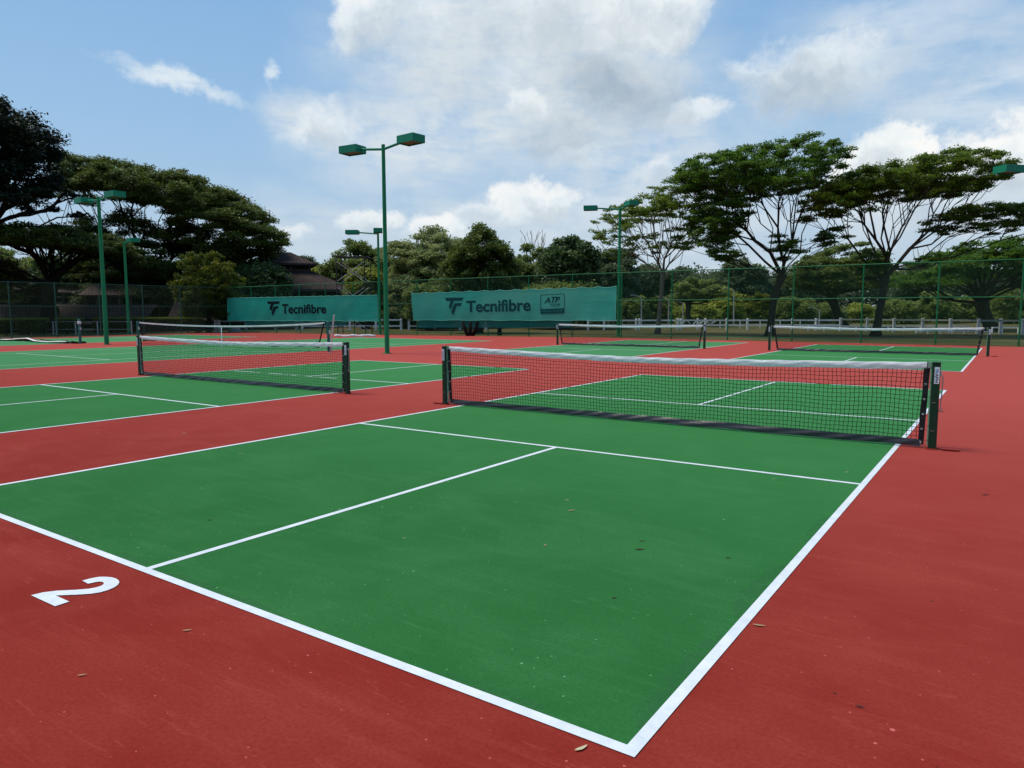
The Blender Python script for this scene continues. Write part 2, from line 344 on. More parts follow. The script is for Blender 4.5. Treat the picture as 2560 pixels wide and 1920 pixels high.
# ------------------------------------------------------------------ world : sky + clouds
def azel(u, v):
    d = ray(u * K, v * K); d = d / np.linalg.norm(d); return math.atan2(d[0], d[1]), math.asin(d[2])
SUN = np.array([-0.42, -0.16, 0.89]); SUN /= np.linalg.norm(SUN)
world = bpy.data.worlds.new('World'); sc.world = world; world.use_nodes = True
world.cycles.sampling_method = 'MANUAL'; world.cycles.sample_map_resolution = 256
def build_world():
    class W(NT):
        def __init__(s): s.t = world.node_tree; s.t.nodes.clear(); s.out = s.n('ShaderNodeOutputWorld')
    t = W()
    sky = t.n('ShaderNodeTexSky', sky_type='NISHITA'); sky.sun_disc = False
    sky.sun_elevation = math.asin(SUN[2]); sky.sun_rotation = math.atan2(SUN[0], SUN[1]); sky.air_density = 1.0; sky.dust_density = 1.6; sky.ozone_density = 2.0
    tc = t.n('ShaderNodeTexCoord'); dirv = tc.outputs['Generated']
    sep = t.n('ShaderNodeSeparateXYZ'); t.l(dirv, sep.inputs[0]); X, Y, Z = sep.outputs
    az = t.math('ARCTAN2', X, Y); el = t.math('ARCSINE', Z)
    def cxyz(a, b, c=0.0):
        n = t.n('ShaderNodeCombineXYZ')
        for i, q in enumerate((a, b, c)): t.set(n.inputs[i], q)
        return n.outputs[0]
    P = cxyz(az, el)
    def nvec(scale, detail, rough=0.55, amp=1.0, off=(0, 0, 0)):
        n = t.n('ShaderNodeTexNoise'); n.inputs['Scale'].default_value = scale; n.inputs['Detail'].default_value = detail; n.inputs['Roughness'].default_value = rough
        m = t.n('ShaderNodeMapping'); m.inputs['Location'].default_value = off; t.l(P, m.inputs[0]); t.l(m.outputs[0], n.inputs['Vector'])
        s_ = t.n('ShaderNodeVectorMath', operation='SUBTRACT'); t.l(n.outputs['Color'], s_.inputs[0]); s_.inputs[1].default_value = (0.5, 0.5, 0.5)
        k = t.n('ShaderNodeVectorMath', operation='SCALE'); t.l(s_.outputs[0], k.inputs[0]); k.inputs['Scale'].default_value = amp
        return k.outputs[0]
    def vadd(a, b):
        n = t.n('ShaderNodeVectorMath', operation='ADD'); t.l(a, n.inputs[0]); t.l(b, n.inputs[1]); return n.outputs[0]
    PX = K / FPX                                     # radians per view px, roughly
    W1 = vadd(P, nvec(7, 6, 0.6, 0.11)); W2 = vadd(vadd(P, nvec(13, 9, 0.62, 0.085, (3, 1, 0))), nvec(45, 6, 0.6, 0.018, (1, 5, 0)))
    def blob(Pv, u, v, ru, rv, tilt=0.0):
        a, e = azel(u, v)
        m = t.n('ShaderNodeMapping', vector_type='TEXTURE'); m.inputs['Location'].default_value = (a, e, 0)
        m.inputs['Rotation'].default_value = (0, 0, tilt); m.inputs['Scale'].default_value = (ru * PX, rv * PX, 1); t.l(Pv, m.inputs[0])
        ln = t.n('ShaderNodeVectorMath', operation='LENGTH'); t.l(m.outputs[0], ln.inputs[0])
        return t.math('SUBTRACT', 1.0, ln.outputs['Value']), m.outputs[0]
    def smooth(x, a, b):
        n = t.n('ShaderNodeMapRange', interpolation_type='SMOOTHSTEP'); t.set(n.inputs[0], x); n.inputs[1].default_value = a; n.inputs[2].default_value = b
        return n.outputs[0]
    # soft veil clouds
    veil = None
    for (u, v, ru, rv, tl, s_) in ((1130, 110, 520, 330, 0, 1.25), (950, 290, 420, 160, 0.1, 1.1), (690, 280, 150, 90, 0, 1.0), (1350, 330, 380, 170, 0, 0.9), (1990, 150, 420, 190, -0.15, 0.62),
                                   (1200, 480, 900, 110, 0, 0.8), (2050, 420, 420, 140, 0, 0.85), (1640, 260, 300, 160, 0, 0.42), (620, 520, 300, 70, 0, 0.6), (1500, 590, 1200, 70, 0, 0.6)):
        b, _ = blob(W1, u, v, ru, rv, tl); b = t.math('MULTIPLY', smooth(b, 0.0, 0.75), s_)
        veil = b if veil is None else t.math('MAXIMUM', veil, b)
    stv = t.n('ShaderNodeMapping'); stv.inputs['Scale'].default_value = (2.0, 7.5, 1); stv.inputs['Rotation'].default_value = (0, 0, 0.35); t.l(P, stv.inputs[0])
    streak = t.noise(stv.outputs[0], 5.5, 8, 0.6, 0.4)
    brk = t.noise(P, 12, 9, 0.6, 0.3)
    veil = t.math('MULTIPLY', veil, t.math('ADD', t.math('MULTIPLY', smooth(brk, 0.25, 0.62), 0.65), t.math('MULTIPLY', smooth(streak, 0.28, 0.66), 0.60)))
    # thin wisps
    wis = None
    for (u, v, ru, rv, tl, s_) in ((385, 190, 185, 30, -0.16, 0.95), (583, 166, 26, 24, 0, 0.8), (1900, 55, 260, 70, 0.1, 0.35), (2120, 210, 200, 60, 0.25, 0.45)):
        b, _ = blob(W2, u, v, ru, rv, tl); b = t.math('MULTIPLY', smooth(b, 0.05, 0.8), s_); wis = b if wis is None else t.math('MAXIMUM', wis, b)
    wis = t.math('MULTIPLY', wis, smooth(streak, 0.25, 0.6))
    # cumulus with crisp edges; each blob returns density and a lit/shaded value
    cum = None; lit = None
    fb = t.math('MULTIPLY_ADD', t.noise(W1, 11, 10, 0.62), 1.0, -0.5); fb2 = t.math('MULTIPLY_ADD', t.noise(P, 30, 9, 0.65), 1.0, -0.5)
    for (u, v, ru, rv, tl, s_, g, so) in ((1080, 60, 420, 230, 0, 0.62, 0.75, 1.3), (1330, 185, 225, 110, -0.2, 0.72, 0.0, 1.0), (1190, 60, 150, 70, 0, 0.35, 0.2, 1.0), (800, 40, 110, 85, 0.5, 0.85, 0.8, 0.5), (1400, 30, 150, 90, 0, 0.9, 0.8, 0.6), (1220, 290, 230, 85, 0.1, 0.6, 0.55, 1.0),
                                      (1500, 238, 75, 44, 0.3, 0.75, 0.8, 0.7), (690, 285, 120, 70, 0, 0.65, 0.75, 1.0), (1135, 235, 45, 60, 0, 0.8, 0.9, 0.5),
                                      (1745, 160, 165, 88, 0, 0.8, 0.5, 0.8), (1630, 160, 90, 36, -0.4, 0.6, 0.6, 0.8), (1900, 350, 105, 92, 0, 1.0, 0.85, 0.25), (2170, 345, 130, 95, 0, 0.95, 0.75, 0.4), (1150, 438, 118, 62, 0, 0.85, 0.78, 0.4), (1060, 470, 90, 42, 0, 0.5, 0.7, 0.5), (1255, 345, 60, 34, 0, 0.6, 0.7, 0.8),
                                      (950, 492, 80, 42, 0, 0.8, 0.85, 0.35), (800, 490, 85, 40, 0, 0.7, 0.85, 0.4), (620, 505, 60, 30, 0, 0.5, 0.75, 0.5), (1420, 385, 80, 50, 0, 0.5, 0.7, 0.9), (1330, 480, 130, 50, 0, 0.25, 0.7, 0.9), (2000, 450, 200, 60, 0, 0.5, 0.6, 0.9)):
        b, loc = blob(W2, u, v, ru, rv, tl)
        sp = t.n('ShaderNodeSeparateXYZ'); t.l(loc, sp.inputs[0])
        bb = t.math('ADD', t.math('MULTIPLY_ADD', fb, 0.55 + 0.5 * so, b), t.math('MULTIPLY', fb2, 0.35))
        dn = t.math('MULTIPLY', smooth(bb, 0.02, 0.16 + 0.55 * so), s_)
        if ru < 150: dn = t.math('MULTIPLY', dn, smooth(sp.outputs[1], -0.95, -0.05))
        li = t.math('ADD', t.math('MULTIPLY', sp.outputs[1], 0.45), t.math('MULTIPLY', b, -0.35)); li = t.math('ADD', li, 0.33 + g * 0.75, clamp=True)
        if cum is None: cum, lit = dn, t.math('MULTIPLY', li, dn); tot = dn
        else: lit = t.math('MULTIPLY_ADD', li, dn, lit); tot = t.math('ADD', tot, dn); cum = t.math('MAXIMUM', cum, dn)
    lit = t.math('DIVIDE', lit, t.math('MAXIMUM', tot, 0.001))
    puff = t.noise(W2, 20, 7, 0.6); puf2 = t.noise(W2, 7, 5, 0.6); lit = t.math('ADD', t.math('ADD', lit, t.math('MULTIPLY_ADD', puff, 0.8, -0.40)), t.math('MULTIPLY_ADD', puf2, 1.2, -0.60), clamp=True)
    # composition (values are relative to the physically bright sky; the Background strength scales both)
    base = sky.outputs[0]; K_ = 1 / 0.095     # radiances below are written as seen through the 0.095 strength
    def c3(*q): return tuple(x * K_ for x in q)
    grad = t.ramp(t.math('MULTIPLY', el, 1.6), [(0.0, (0.52, 0.66, 0.78)), (0.14, (0.46, 0.63, 0.80)), (0.34, (0.345, 0.57, 0.83)), (0.62, (0.255, 0.485, 0.80)), (1.0, (0.13, 0.30, 0.66))])
    gs = t.n('ShaderNodeVectorMath', operation='SCALE'); t.l(grad, gs.inputs[0]); gs.inputs['Scale'].default_value = K_
    c = t.mix(0.82, base, gs.outputs[0])
    c = t.mix(t.math('MULTIPLY', veil, 0.82, clamp=True), c, c3(0.68, 0.755, 0.815))
    c = t.mix(wis, c, c3(0.74, 0.83, 0.90))
    cc = t.ramp(lit, [(0.0, (0.36, 0.44, 0.52)), (0.3, (0.50, 0.58, 0.65)), (0.55, (0.64, 0.71, 0.76)), (0.8, (0.84, 0.90, 0.92)), (1.0, (0.98, 0.98, 0.96))])
    sc10 = t.n('ShaderNodeVectorMath', operation='SCALE'); t.l(cc, sc10.inputs[0]); sc10.inputs['Scale'].default_value = K_
    c = t.mix(cum, c, sc10.outputs[0])
    bg = t.n('ShaderNodeBackground'); t.l(c, bg.inputs[0]); bg.inputs[1].default_value = 0.095
    t.l(bg.outputs[0], t.out.inputs[0])
build_world()
sd = bpy.data.lights.new('sun', 'SUN'); sd.energy = 3.3; sd.angle = R(22); sd.color = (1.0, 0.93, 0.80)
so = bpy.data.objects.new('sun', sd); COL.objects.link(so); so.rotation_euler = Vector(SUN).to_track_quat('Z', 'Y').to_euler()

# ------------------------------------------------------------------ ground and courts
def sheet(name, rects, z, mat):
    mb = MB()
    for x0, y0, x1, y1 in rects: mb.poly([(x0, y0, z), (x1, y0, z), (x1, y1, z), (x0, y1, z)])
    return tag(mb.build(name, mat), kind='structure')
g = sheet('ground', [(-900, -900, 900, 1500)], -0.02, M['grass'])
XL, YB = -39.6, 33.3
mb = MB(); mb.poly([(-39.4, -40, 0), (40, -40, 0), (40, 34.0, 0), (12, 33.6, 0), (-12, 34.4, 0), (-24, 31.9, 0), (-40.1, 29.7, 0)])
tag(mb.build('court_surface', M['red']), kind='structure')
LW = 0.05
def pickle_court(name, x0, y0, x1, y1, mat, lm):
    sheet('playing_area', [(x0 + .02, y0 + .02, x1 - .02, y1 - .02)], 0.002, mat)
    L = y1 - y0; k = L / 13.41; yn, yf = y0 + 4.571 * k, y0 + 8.839 * k; xc = (x0 + x1) / 2; h = LW / 2
    rs = [(x0, y0, x1, y0 + LW), (x0, y1 - LW, x1, y1), (x0, y0 + LW, x0 + LW, y1 - LW), (x1 - LW, y0 + LW, x1, y1 - LW),
          (x0 + LW, yn - LW, x1 - LW, yn), (x0 + LW, yf, x1 - LW, yf + LW), (xc - h, y0 + LW, xc + h, yn - LW), (xc - h, yf + LW, xc + h, y1 - LW)]
    sheet('court_lines', rs, 0.004, lm)
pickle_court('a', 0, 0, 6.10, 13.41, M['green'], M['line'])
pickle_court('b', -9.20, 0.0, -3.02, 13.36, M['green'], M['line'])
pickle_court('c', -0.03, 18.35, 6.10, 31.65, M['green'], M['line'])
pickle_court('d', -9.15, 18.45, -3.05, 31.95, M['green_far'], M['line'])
def tennis_court(xl, xr, y0, y1, sgl, yS, yS2):
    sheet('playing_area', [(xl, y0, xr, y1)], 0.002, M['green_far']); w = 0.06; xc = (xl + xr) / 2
    rs = [(xl, y0, xr, y0 + w), (xl, y1 - w * 1.5, xr, y1), (xl, y0 + w, xl + w, y1 - w * 1.5), (xr - w, y0 + w, xr, y1 - w * 1.5),
          (xl + sgl, y0 + w, xl + sgl + w, y1 - w * 1.5), (xr - sgl - w, y0 + w, xr - sgl, y1 - w * 1.5)]
    a, b = xl + sgl + w, xr - sgl - w
    rs += [(a, yS, b, yS + w), (a, yS2, b, yS2 + w), (xc - w / 2, yS + w, xc + w / 2, yS2)]
    sheet('court_lines', rs, 0.0045, M['line_old'])
tennis_court(-24.0, -14.4, 3.7, 27.3, 1.45, 9.2, 21.8)
tennis_court(-37.7, -29.6, 3.0, 24.6, 1.2, 11.3, 19.6)
# number 2 painted by the baseline
two = [(650, 857), (715, 840), (780, 828), (830, 827), (880, 831), (918, 841), (938, 857), (943, 872), (930, 892), (900, 912), (850, 933), (790, 950), (720, 961), (600, 969), (440, 975), (547, 1023), (435, 1060),
       (245, 973), (340, 950), (450, 937), (600, 930), (700, 922), (760, 911), (800, 898), (820, 884), (820, 875), (808, 867), (785, 865), (760, 868), (695, 882)]
mb = MB(); mb.poly([tuple(gnd(x * .31646, 1180 + y * .31646, 0.004)) for x, y in two]); o = mb.build('court_number', M['line']); tag(o, kind='structure')
# paint overlaps beside the white lines
mb = MB(); rg = random.Random(3)
for (a, b, ax, s0, w0, s1) in ((0.3, 2.5, 'x', 0.055, 0.05, 1), (2.6, 3.0, 'x', 0.055, 0.06, 1), (3.12, 4.3, 'x', 0.055, 0.05, 1), (5.15, 5.75, 'x', 0.055, 0.05, 1), (0.12, 1.1, 'y', 6.045, -0.07, 1), (1.25, 2.2, 'y', 6.045, -0.09, 1), (2.6, 3.4, 'y', 6.045, -0.05, 1)):
    n = 14; top = []; bot = []
    for i in range(n + 1):
        s = a + (b - a) * i / n; e = w0 * math.sin(math.pi * min(1, i / 3, (n - i) / 3) / 2) * rg.uniform(.75, 1.1)
        p0, p1 = s0, s0 + e
        bot.append((s, p0, .0035) if ax == 'x' else (p0, s, .0035)); top.append((s, p1, .0035) if ax == 'x' else (p1, s, .0035))
    mb.poly(bot + top[::-1])
tag(mb.build('paint_overlap', M['smear']), kind='structure')
for (u, v, r, m) in ((474, 1032, .42, 'stain_r'), (622, 1021, .55, 'stain_r'), (1027, 931, .75, 'stain_g'), (210, 878, .9, 'stain_g'), (61, 871, 1.1, 'stain_r'), (119, 865, 1.2, 'stain_r'), (1525, 877, .5, 'stain_g'), (1130, 900, .8, 'stain_r')):
    c = gnd(u, v); mb = MB(); mb.poly([(r * math.cos(a) * 1.25, r * math.sin(a), 0) for a in np.linspace(0, 2 * math.pi, 33)[:-1]])
    o = mb.build('damp_stain', M[m]); o.location = (c[0], c[1], 0.006); tag(o, kind='structure')

# ------------------------------------------------------------------ text helper
def text_verts(txt, offset=0.0, shear=0.0):
    cu = bpy.data.curves.new('t', 'FONT'); cu.body = txt; cu.size = 1.0; cu.offset = offset; cu.shear = shear; cu.fill_mode = 'FRONT'; cu.resolution_u = 6
    ob = bpy.data.objects.new('t', cu); COL.objects.link(ob); dg = bpy.context.evaluated_depsgraph_get(); dg.update()
    me = bpy.data.meshes.new_from_object(ob.evaluated_get(dg))
    V = np.array([v.co[:] for v in me.vertices]); F = [tuple(p.vertices) for p in me.polygons]
    bpy.data.objects.remove(ob); bpy.data.meshes.remove(me); bpy.data.curves.remove(cu)
    lo, hi = V.min(0), V.max(0); V = (V - lo) / np.maximum(hi - lo, 1e-6); return V[:, :2], F

# ------------------------------------------------------------------ pickleball nets
def net_height(t, hp, hm):        # t in -1..1
    return hm + (hp - hm) * abs(t) ** 1.35
def make_net(W=6.45, hp=.915, hm=.855, seed=1, slant=0.05):
    rg = random.Random(seed); root = empty('pickleball_net', (0, 0, 0))
    hw = W / 2; n = 140; rows = 16; zb = 0.075; band = 0.078
    def wob(x, z): return 0.006 * math.sin(x * 1.7 + seed) + 0.004 * math.sin(x * 5.1 + z * 3)
    def P(i, j):
        t = -1 + 2 * i / n; x = t * hw; z1 = net_height(t, hp, hm) - band + .004; fz = j / rows
        z = zb + (z1 - zb) * fz
        x2 = x - math.copysign(slant * abs(t) ** 6 * (1 - fz), t) + 0.0035 * math.sin(i * 2.3 + j * 1.9) + 0.010 * math.sin(i * .16 + seed) * math.sin(math.pi * fz)
        z += 0.003 * math.sin(i * 1.1 + j * 2.7) - 0.010 * math.sin(i * .31 + 2 * seed) * math.sin(math.pi * fz)
        return (x2, wob(x, z) + 0.02 * math.sin(fz * math.pi) * math.sin(x * .8), z)
    mb = MB(); r = 0.0026
    G = [[P(i, j) for j in range(rows + 1)] for i in range(n + 1)]
    for i in range(n + 1): mb.tube(G[i], r, 4, False)
    for j in range(rows + 1): mb.tube([G[i][j] for i in range(n + 1)], r, 4, False)
    mb.build('net_mesh', M['string'], root, world=False)
    # white headband: two-sided folded tape, wrinkled
    mb = MB(); nn = 220
    for sgn in (-1, 1):
        g_ = []
        for i in range(nn + 1):
            t = -1 + 2 * i / nn; x = t * (hw + .03); zt = net_height(t, hp, hm); row = []
            for k in range(6):
                s = k / 5; bul = 0.009 * math.sin(math.pi * min(1, s * 1.15)) + 0.004
                wr = 0.0045 * math.sin(x * 23 + s * 9 + 3 * math.sin(x * 2.1)) * math.sin(math.pi * s) + 0.004 * math.sin(x * 9.3 - s * 5 + seed) * math.sin(math.pi * s)
                row.append((x, wob(x, zt) + sgn * max(0.0015, bul * (1 if k else 0.2) + wr), zt - s * band + 0.003 * math.sin(x * 6 + seed) * s - 0.002 * math.sin(x * 17)))
            g_.append(row)
        if sgn > 0: g_ = [r_[::-1] for r_ in g_]
        mb.grid(g_)
    mb.build('headband', M['vinyl_white'], root, smooth=True, world=False)
    mb = MB()                        # grey vinyl band along the bottom, sagging onto the court
    for sgn in (-1, 1):
        g_ = []
        for i in range(nn + 1):
            t = -1 + 2 * i / nn; x = t * (hw - slant * abs(t) ** 6); row = []
            flop = 0.012 + 0.016 * (0.5 + 0.5 * math.sin(x * 1.3 + seed)) * (1 - abs(t) ** 4)
            for k in range(6):
                s = k / 5; wr = 0.007 * math.sin(x * 15 + s * 4 + 4 * math.sin(x * 1.7 + seed)) * math.sin(math.pi * s)
                row.append((x, wob(x, 0.1) + sgn * 0.003 - flop * math.sin(s * 1.6) + wr, 0.086 + 0.004 * math.sin(x * 7) - s * 0.074))
            g_.append(row)
        if sgn > 0: g_ = [r_[::-1] for r_ in g_]
        mb.grid(g_)
    mb.build('bottom_band', M['vinyl_black'], root, smooth=True, world=False)
    for sg in (-1, 1):
        mb = MB(); pts = []
        for k in range(13):
            f = k / 12; z = 0.03 + f * (hp - .03 - band * .6); xo = sg * (hw - slant * (1 - f) + 0.0)
            pts.append([(xo - sg * 0.028 + .003 * math.sin(k), -0.004, z), (xo + sg * .028, -0.004 + .006 * math.sin(k * 1.3), z)])
        mb.grid(pts); mb.grid([[(a[0], a[1] + .007, a[2]) for a in r_[::-1]] for r_ in pts])
        sb = mb.build('side_band', M['black'], root, world=False)
        for z in (.06, .20, .36, .52, .68):
            xo = sg * (hw - slant * (1 - z / hp)); mb = MB()
            ring = [(xo + .009 * math.cos(a), -0.010, z + .009 * math.sin(a)) for a in np.linspace(0, 2 * math.pi, 9)]
            mb.tube(ring, .0035, 5, False); mb.build('grommet', M['steel'], sb, world=False)
        mb = MB(); pts = []             # lacing cord between band and post
        zz = .06; k = 0
        while zz < .86:
            xo = sg * (hw - slant * (1 - zz / hp)); pts += [(xo, -.012, zz), (sg * (hw + .07), -.02, zz + .04), (sg * (hw + .075), .02, zz + .09)]; zz += .155; k += 1
        mb.tube(pts, .0022, 5)
        mb.tube([(sg * (hw + .005), -.014, hp + .012), (sg * (hw + .002), -.018, hp - .03), (sg * (hw + .004), -.014, hp - .09)], .004, 5)
        mb.build('lacing', M['black'], root, world=False)
    return root
def make_post(side):                 # side +1: right-hand post (net on its -x side)
    root = empty('net_post', (0, 0, 0)); s = side
    mb = MB(); mb.bbox((0, 0, .455), (.076, .076, .91), b=.006); mb.build('post_body', M['post_green'], root, world=False)
    mb = MB(); mb.bbox((0, 0, .9185), (.084, .084, .017), b=.004); mb.build('cap', M['post_green'], root, world=False)
    mb = MB(); mb.box((-s * .0455, 0, .47), (.015, .03, .86)); mb.tube([(-s * .062, -.016, .905), (-s * .062, .016, .905)], .022, 12); mb.build('track', M['post_light'], root, world=False)
    for z in (.80, .50, .2):
        mb = MB(); mb.tube([(s * .005, -.038, z), (s * .005, -.044, z)], .0045, 8); mb.tube([(-s * .014, -.038, z), (-s * .014, -.044, z)], .0045, 8)
        mb.build('screw', M['steel'], root, world=False)
    x0, z0, w, h = (-.012 if s > 0 else -.034), .70, .046, .175      # maker's sticker, reading downwards
    mb = MB(); mb.box((x0 + w / 2, -.0387, z0 + h / 2), (w, .0014, h)); st = mb.build('sticker', M['sticker'], root, world=False)
    V, F = text_verts('AFN', 0.03, 0.0)
    def mapst(a, b): return (x0 + .010 + b * .026, -.0402, z0 + .012 + (1 - a) * .098)      # a along the word (downwards), b cap height (to the right)
    mb = MB(); mb.add([mapst(a, b) for a, b in V], F); mb.build('lettering', M['ink'], st, world=False)
    mb = MB()
    for k in range(3):
        zt = z0 + .163 - k * .016; mb.poly([(x0 + .010, -.0402, zt - .020), (x0 + .010, -.0402, zt - .029), (x0 + .036, -.0402, zt - .009), (x0 + .036, -.0402, zt)])
    mb.poly([(x0 + .005, -.0402, z0 + .012), (x0 + .0065, -.0402, z0 + .012), (x0 + .0065, -.0402, z0 + .15), (x0 + .005, -.0402, z0 + .15)])
    mb.build('emblem', M['ink_blue'], st, world=False)
    if s > 0:
        mb = MB(); mb.tube([(.04, -.01, .80), (.062, -.015, .78), (.06, -.012, .60), (.055, -.012, .50), (.058, -.02, .43)], .004, 6)
        mb.tube([(.04, .0, .81), (.07, -.01, .76), (.066, -.018, .66), (.063, -.01, .55), (.052, -.012, .45)], .0035, 6)
        for k in range(7):
            a = k * .9; mb.tube([(.056, -.014, .44), (.056 + .022 * math.cos(a), -.014 + .018 * math.sin(a), .425), (.056 + .028 * math.cos(a + 1.2), -.014 - .01 * math.sin(a), .40)], .0028, 5)
        mb.build('tension_cord', M['rope'], root, world=False)
        mb = MB(); mb.box((.045, -.005, .80), (.02, .02, .05)); mb.build('cleat', M['steel'], root, world=False)
    mb = MB(); mb.bbox((0, 0, .006), (.11, .11, .008), b=.002); mb.build('ground_collar', M['red'], root, world=False)
    return root
NG = 'pickleball nets on the painted courts'; PG = 'square dark green net posts'
netA = make_net(W=6.54, seed=1, slant=.025); netA.location = (3.05, 6.705, .0085)
tag(netA, 'nearest pickleball net, large in front, with wrinkled white headband', 'net', NG)
netB = copy_tree(netA, (-6.18, 6.85, .0085), label='pickleball net at left in front of the sagging tennis net')
netC = make_net(W=6.5, seed=4, slant=.13); netC.location = (3.0, 25.65, .0085)
tag(netC, 'far right pickleball net below the two big umbrella trees', 'net', NG)
netD = copy_tree(netC, (-6.2, 25.5, .0085), label='far middle pickleball net in front of the tall lamp pole')
pr = make_post(1); pr.location = (6.405, 6.705, .0)
tag(pr, 'nearest net post at right, hanging grey cord on its side', 'net post', PG)
pl = make_post(-1); pl.location = (-.30, 6.705, .0)
tag(pl, 'post holding the left end of the nearest net', 'net post', PG)
netB.scale = (1.04, 1, 1)
copy_tree(pr, (-2.70, 6.85, 0), label='post at the right end of the left pickleball net, before the tall lamp pole'); copy_tree(pl, (-9.70, 6.87, 0), label='post at the left end of the left pickleball net')
copy_tree(pr, (6.42, 25.65, 0), label='post at the right end of the far right net, before the back fence'); copy_tree(pl, (-.42, 25.65, 0), label='post at the left end of the far right net')
copy_tree(pr, (-2.86, 25.5, 0), label='post at the right end of the far middle net'); copy_tree(pl, (-9.55, 25.5, 0), label='post at the left end of the far middle net')
# small red anchor lids beside posts
def lid(x, y, lab, c=None):
    mb = MB(); mb.bbox((x, y, .019), (.16, .09, .007), rz=.1, b=.002); mb.box((x, y, .009), (.13, .07, .013), rz=.1); mb.box((x + .07, y - .02, .008), (.02, .05, .008))
    tag(mb.build('anchor_lid', M['red']), lab, 'ground lid', 'anchor lids beside net posts')
lid(6.57, 6.70, 'red ground anchor lid beside the nearest right net post'); lid(6.60, 25.66, 'red ground anchor lid beside the far right net post'); lid(-.45, 6.70, 'flat anchor lid beside the left post of the nearest net')

# ------------------------------------------------------------------ tennis net, old posts, collapsed net
yt = 16.05; xb = -13.75; _d = ray(344, 808); xa = CP[0] + _d[0] * (yt - CP[1]) / _d[1]
def round_post(x, y, lab, h=1.07, r=.05):
    root = empty('tennis_net_post', (x, y, 0)); mb = MB(); mb.tube([(x, y, 0), (x, y, h)], r, 14); mb.build('pole', M['post_teal'], root, smooth=False)
    mb = MB(); mb.tube([(x, y, h), (x, y, h + .03)], [r * 1.15, r * .8], 14); mb.build('cap', M['post_teal'], root)
    mb = MB(); mb.bbox((x + .07, y, .72), (.07, .05, .14)); mb.tube([(x + .11, y, .72), (x + .16, y, .72), (x + .16, y, .62)], .008, 6); mb.build('winder', M['steel'], root)
    return tag(root, lab, 'net post', 'round teal tennis net posts')
round_post(xa, yt, 'teal round post at the left end of the tennis net', 1.02, .055); round_post(xb, yt + .05, 'teal round post at the right end of the tennis net', 1.10, .055)
root = empty('tennis_net', ((xa + xb) / 2, yt, 0)); W = xb - xa - .3; x0 = xa + .15
def TP(s, f):
    zt = .99 + .07 * s - .15 * math.sin(math.pi * s) ** .8; zb = .13 + .04 * math.sin(s * 15) + .07 * math.sin(s * math.pi); 
    ins = .32 * (1 - f) * (max(0, 1 - s * 8) - max(0, 1 - (1 - s) * 8)) 
    return (x0 + s * W + ins, yt + .05 * math.sin(s * 6) * (1 - f), zb + (zt - zb) * f)
mb = MB(); n = 210; rows = 18
for i in range(n + 1): mb.tube([TP(i / n, j / 6) for j in range(7)], .0024, 3, False)
for j in range(rows + 1): mb.tube([TP(i / 70, j / rows) for i in range(71)], .0024, 3, False)
mb.build('net_mesh', M['string_dull'], root)
mb = MB(); mb.grid([[(a[0], a[1] - .012, a[2] + d) for d in (.03, 0, -.035)] for a in (TP(i / 80, 1) for i in range(81))]); mb.grid([[(a[0], a[1] + .012, a[2] + d) for d in (-.035, 0, .03)] for a in (TP(i / 80, 1) for i in range(81))])
mb.build('headband', M['tape_old'], root)
mb = MB(); mb.tube([(a[0], a[1], a[2] + .02 * math.sin(i * .9)) for i, a in ((i, TP(i / 60, 0)) for i in range(61))], .022, 5); mb.build('bottom_cord', M['string'], root)
mb = MB(); c = TP(.505, 1); mb.box((c[0], c[1] - .02, c[2] / 2), (.055, .01, c[2])); mb.build('centre_strap', M['tape_old'], root)
for s in (0.002, .998):
    mb = MB(); a, b = TP(s, 0), TP(s, 1); mb.beam(a, b, .055, .02); mb.build('side_band', M['black'], root)
tag(root, 'sagging tennis net with centre strap behind the left pickleball net', 'net')
a_, b_ = gnd(826, 884), at(835, 787, depth(gnd(826, 884)) - .3); root = empty('leaning_stick', a_); mb = MB(); mb.beam(a_, b_, .05, .03); mb.build('stick', M['brace'], root)
tag(root, 'thin pale stick leaning against the right tennis net post', 'stick')
p0 = gnd(836, 843); p1 = gnd(940, 842.2); mb = MB(); pts = [p0 + (p1 - p0) * i / 14 + np.array([0, 0, .075 + .02 * math.sin(i * 1.3)]) for i in range(15)]
mb.tube(pts, [.07 + .016 * math.sin(i * 2.2) for i in range(15)], 10); tag(mb.build('rolled_screen', M['pvc'], smooth=True), 'white rolled sheet lying across the far red surround by the scaffold', 'roll')
# court F : post with wrapped top and the net on the ground
pf = gnd(201, 859.2); r_ = round_post(pf[0], pf[1], 'lone teal post with a white rag tied on top, beside the fallen net', 1.12, .06)
mb = MB(); mb.tube([pf + [0, 0, .93], pf + [.01, 0, 1.0], pf + [0, .01, 1.05]], [.075, .09, .07], 9); mb.build('rag', M['tape_old'], r_)
root = empty('fallen_net', gnd(100, 856)); rg = random.Random(5)
A = [gnd(u, v) for u, v in ((-60, 850), (0, 851.5), (40, 852), (75, 853.2), (110, 855), (150, 857), (185, 858.8), (212, 859))]
mb = MB()
for k in range(9):
    pts = []
    for i in range(len(A) - 1):
        for s in (0, .33, .66): q = A[i] + (A[i + 1] - A[i]) * s; pts.append(q + np.array([rg.uniform(-.05, .05), rg.uniform(-.28, .28), .02 + abs(rg.gauss(0, .035))]))
    mb.tube(pts, .022, 5)
mb.build('net_mesh', M['string'], root, smooth=True)
mb = MB(); pts = [A[0] + [0, -.2, .05], A[2] + [0, -.3, .07], A[3] + [0, -.1, .16], A[4] + [0, -.35, .06], A[5] + [0, -.45, .06], A[6] + [0, -.3, .10]]
mb.grid([[p + np.array([0, -.09, 0]), p + np.array([0, .0, .03]), p + np.array([0, .09, 0])] for p in pts]); mb.build('headband', M['tape_old'], root)
tag(root, 'collapsed dark net lying on the court at the far left', 'net')

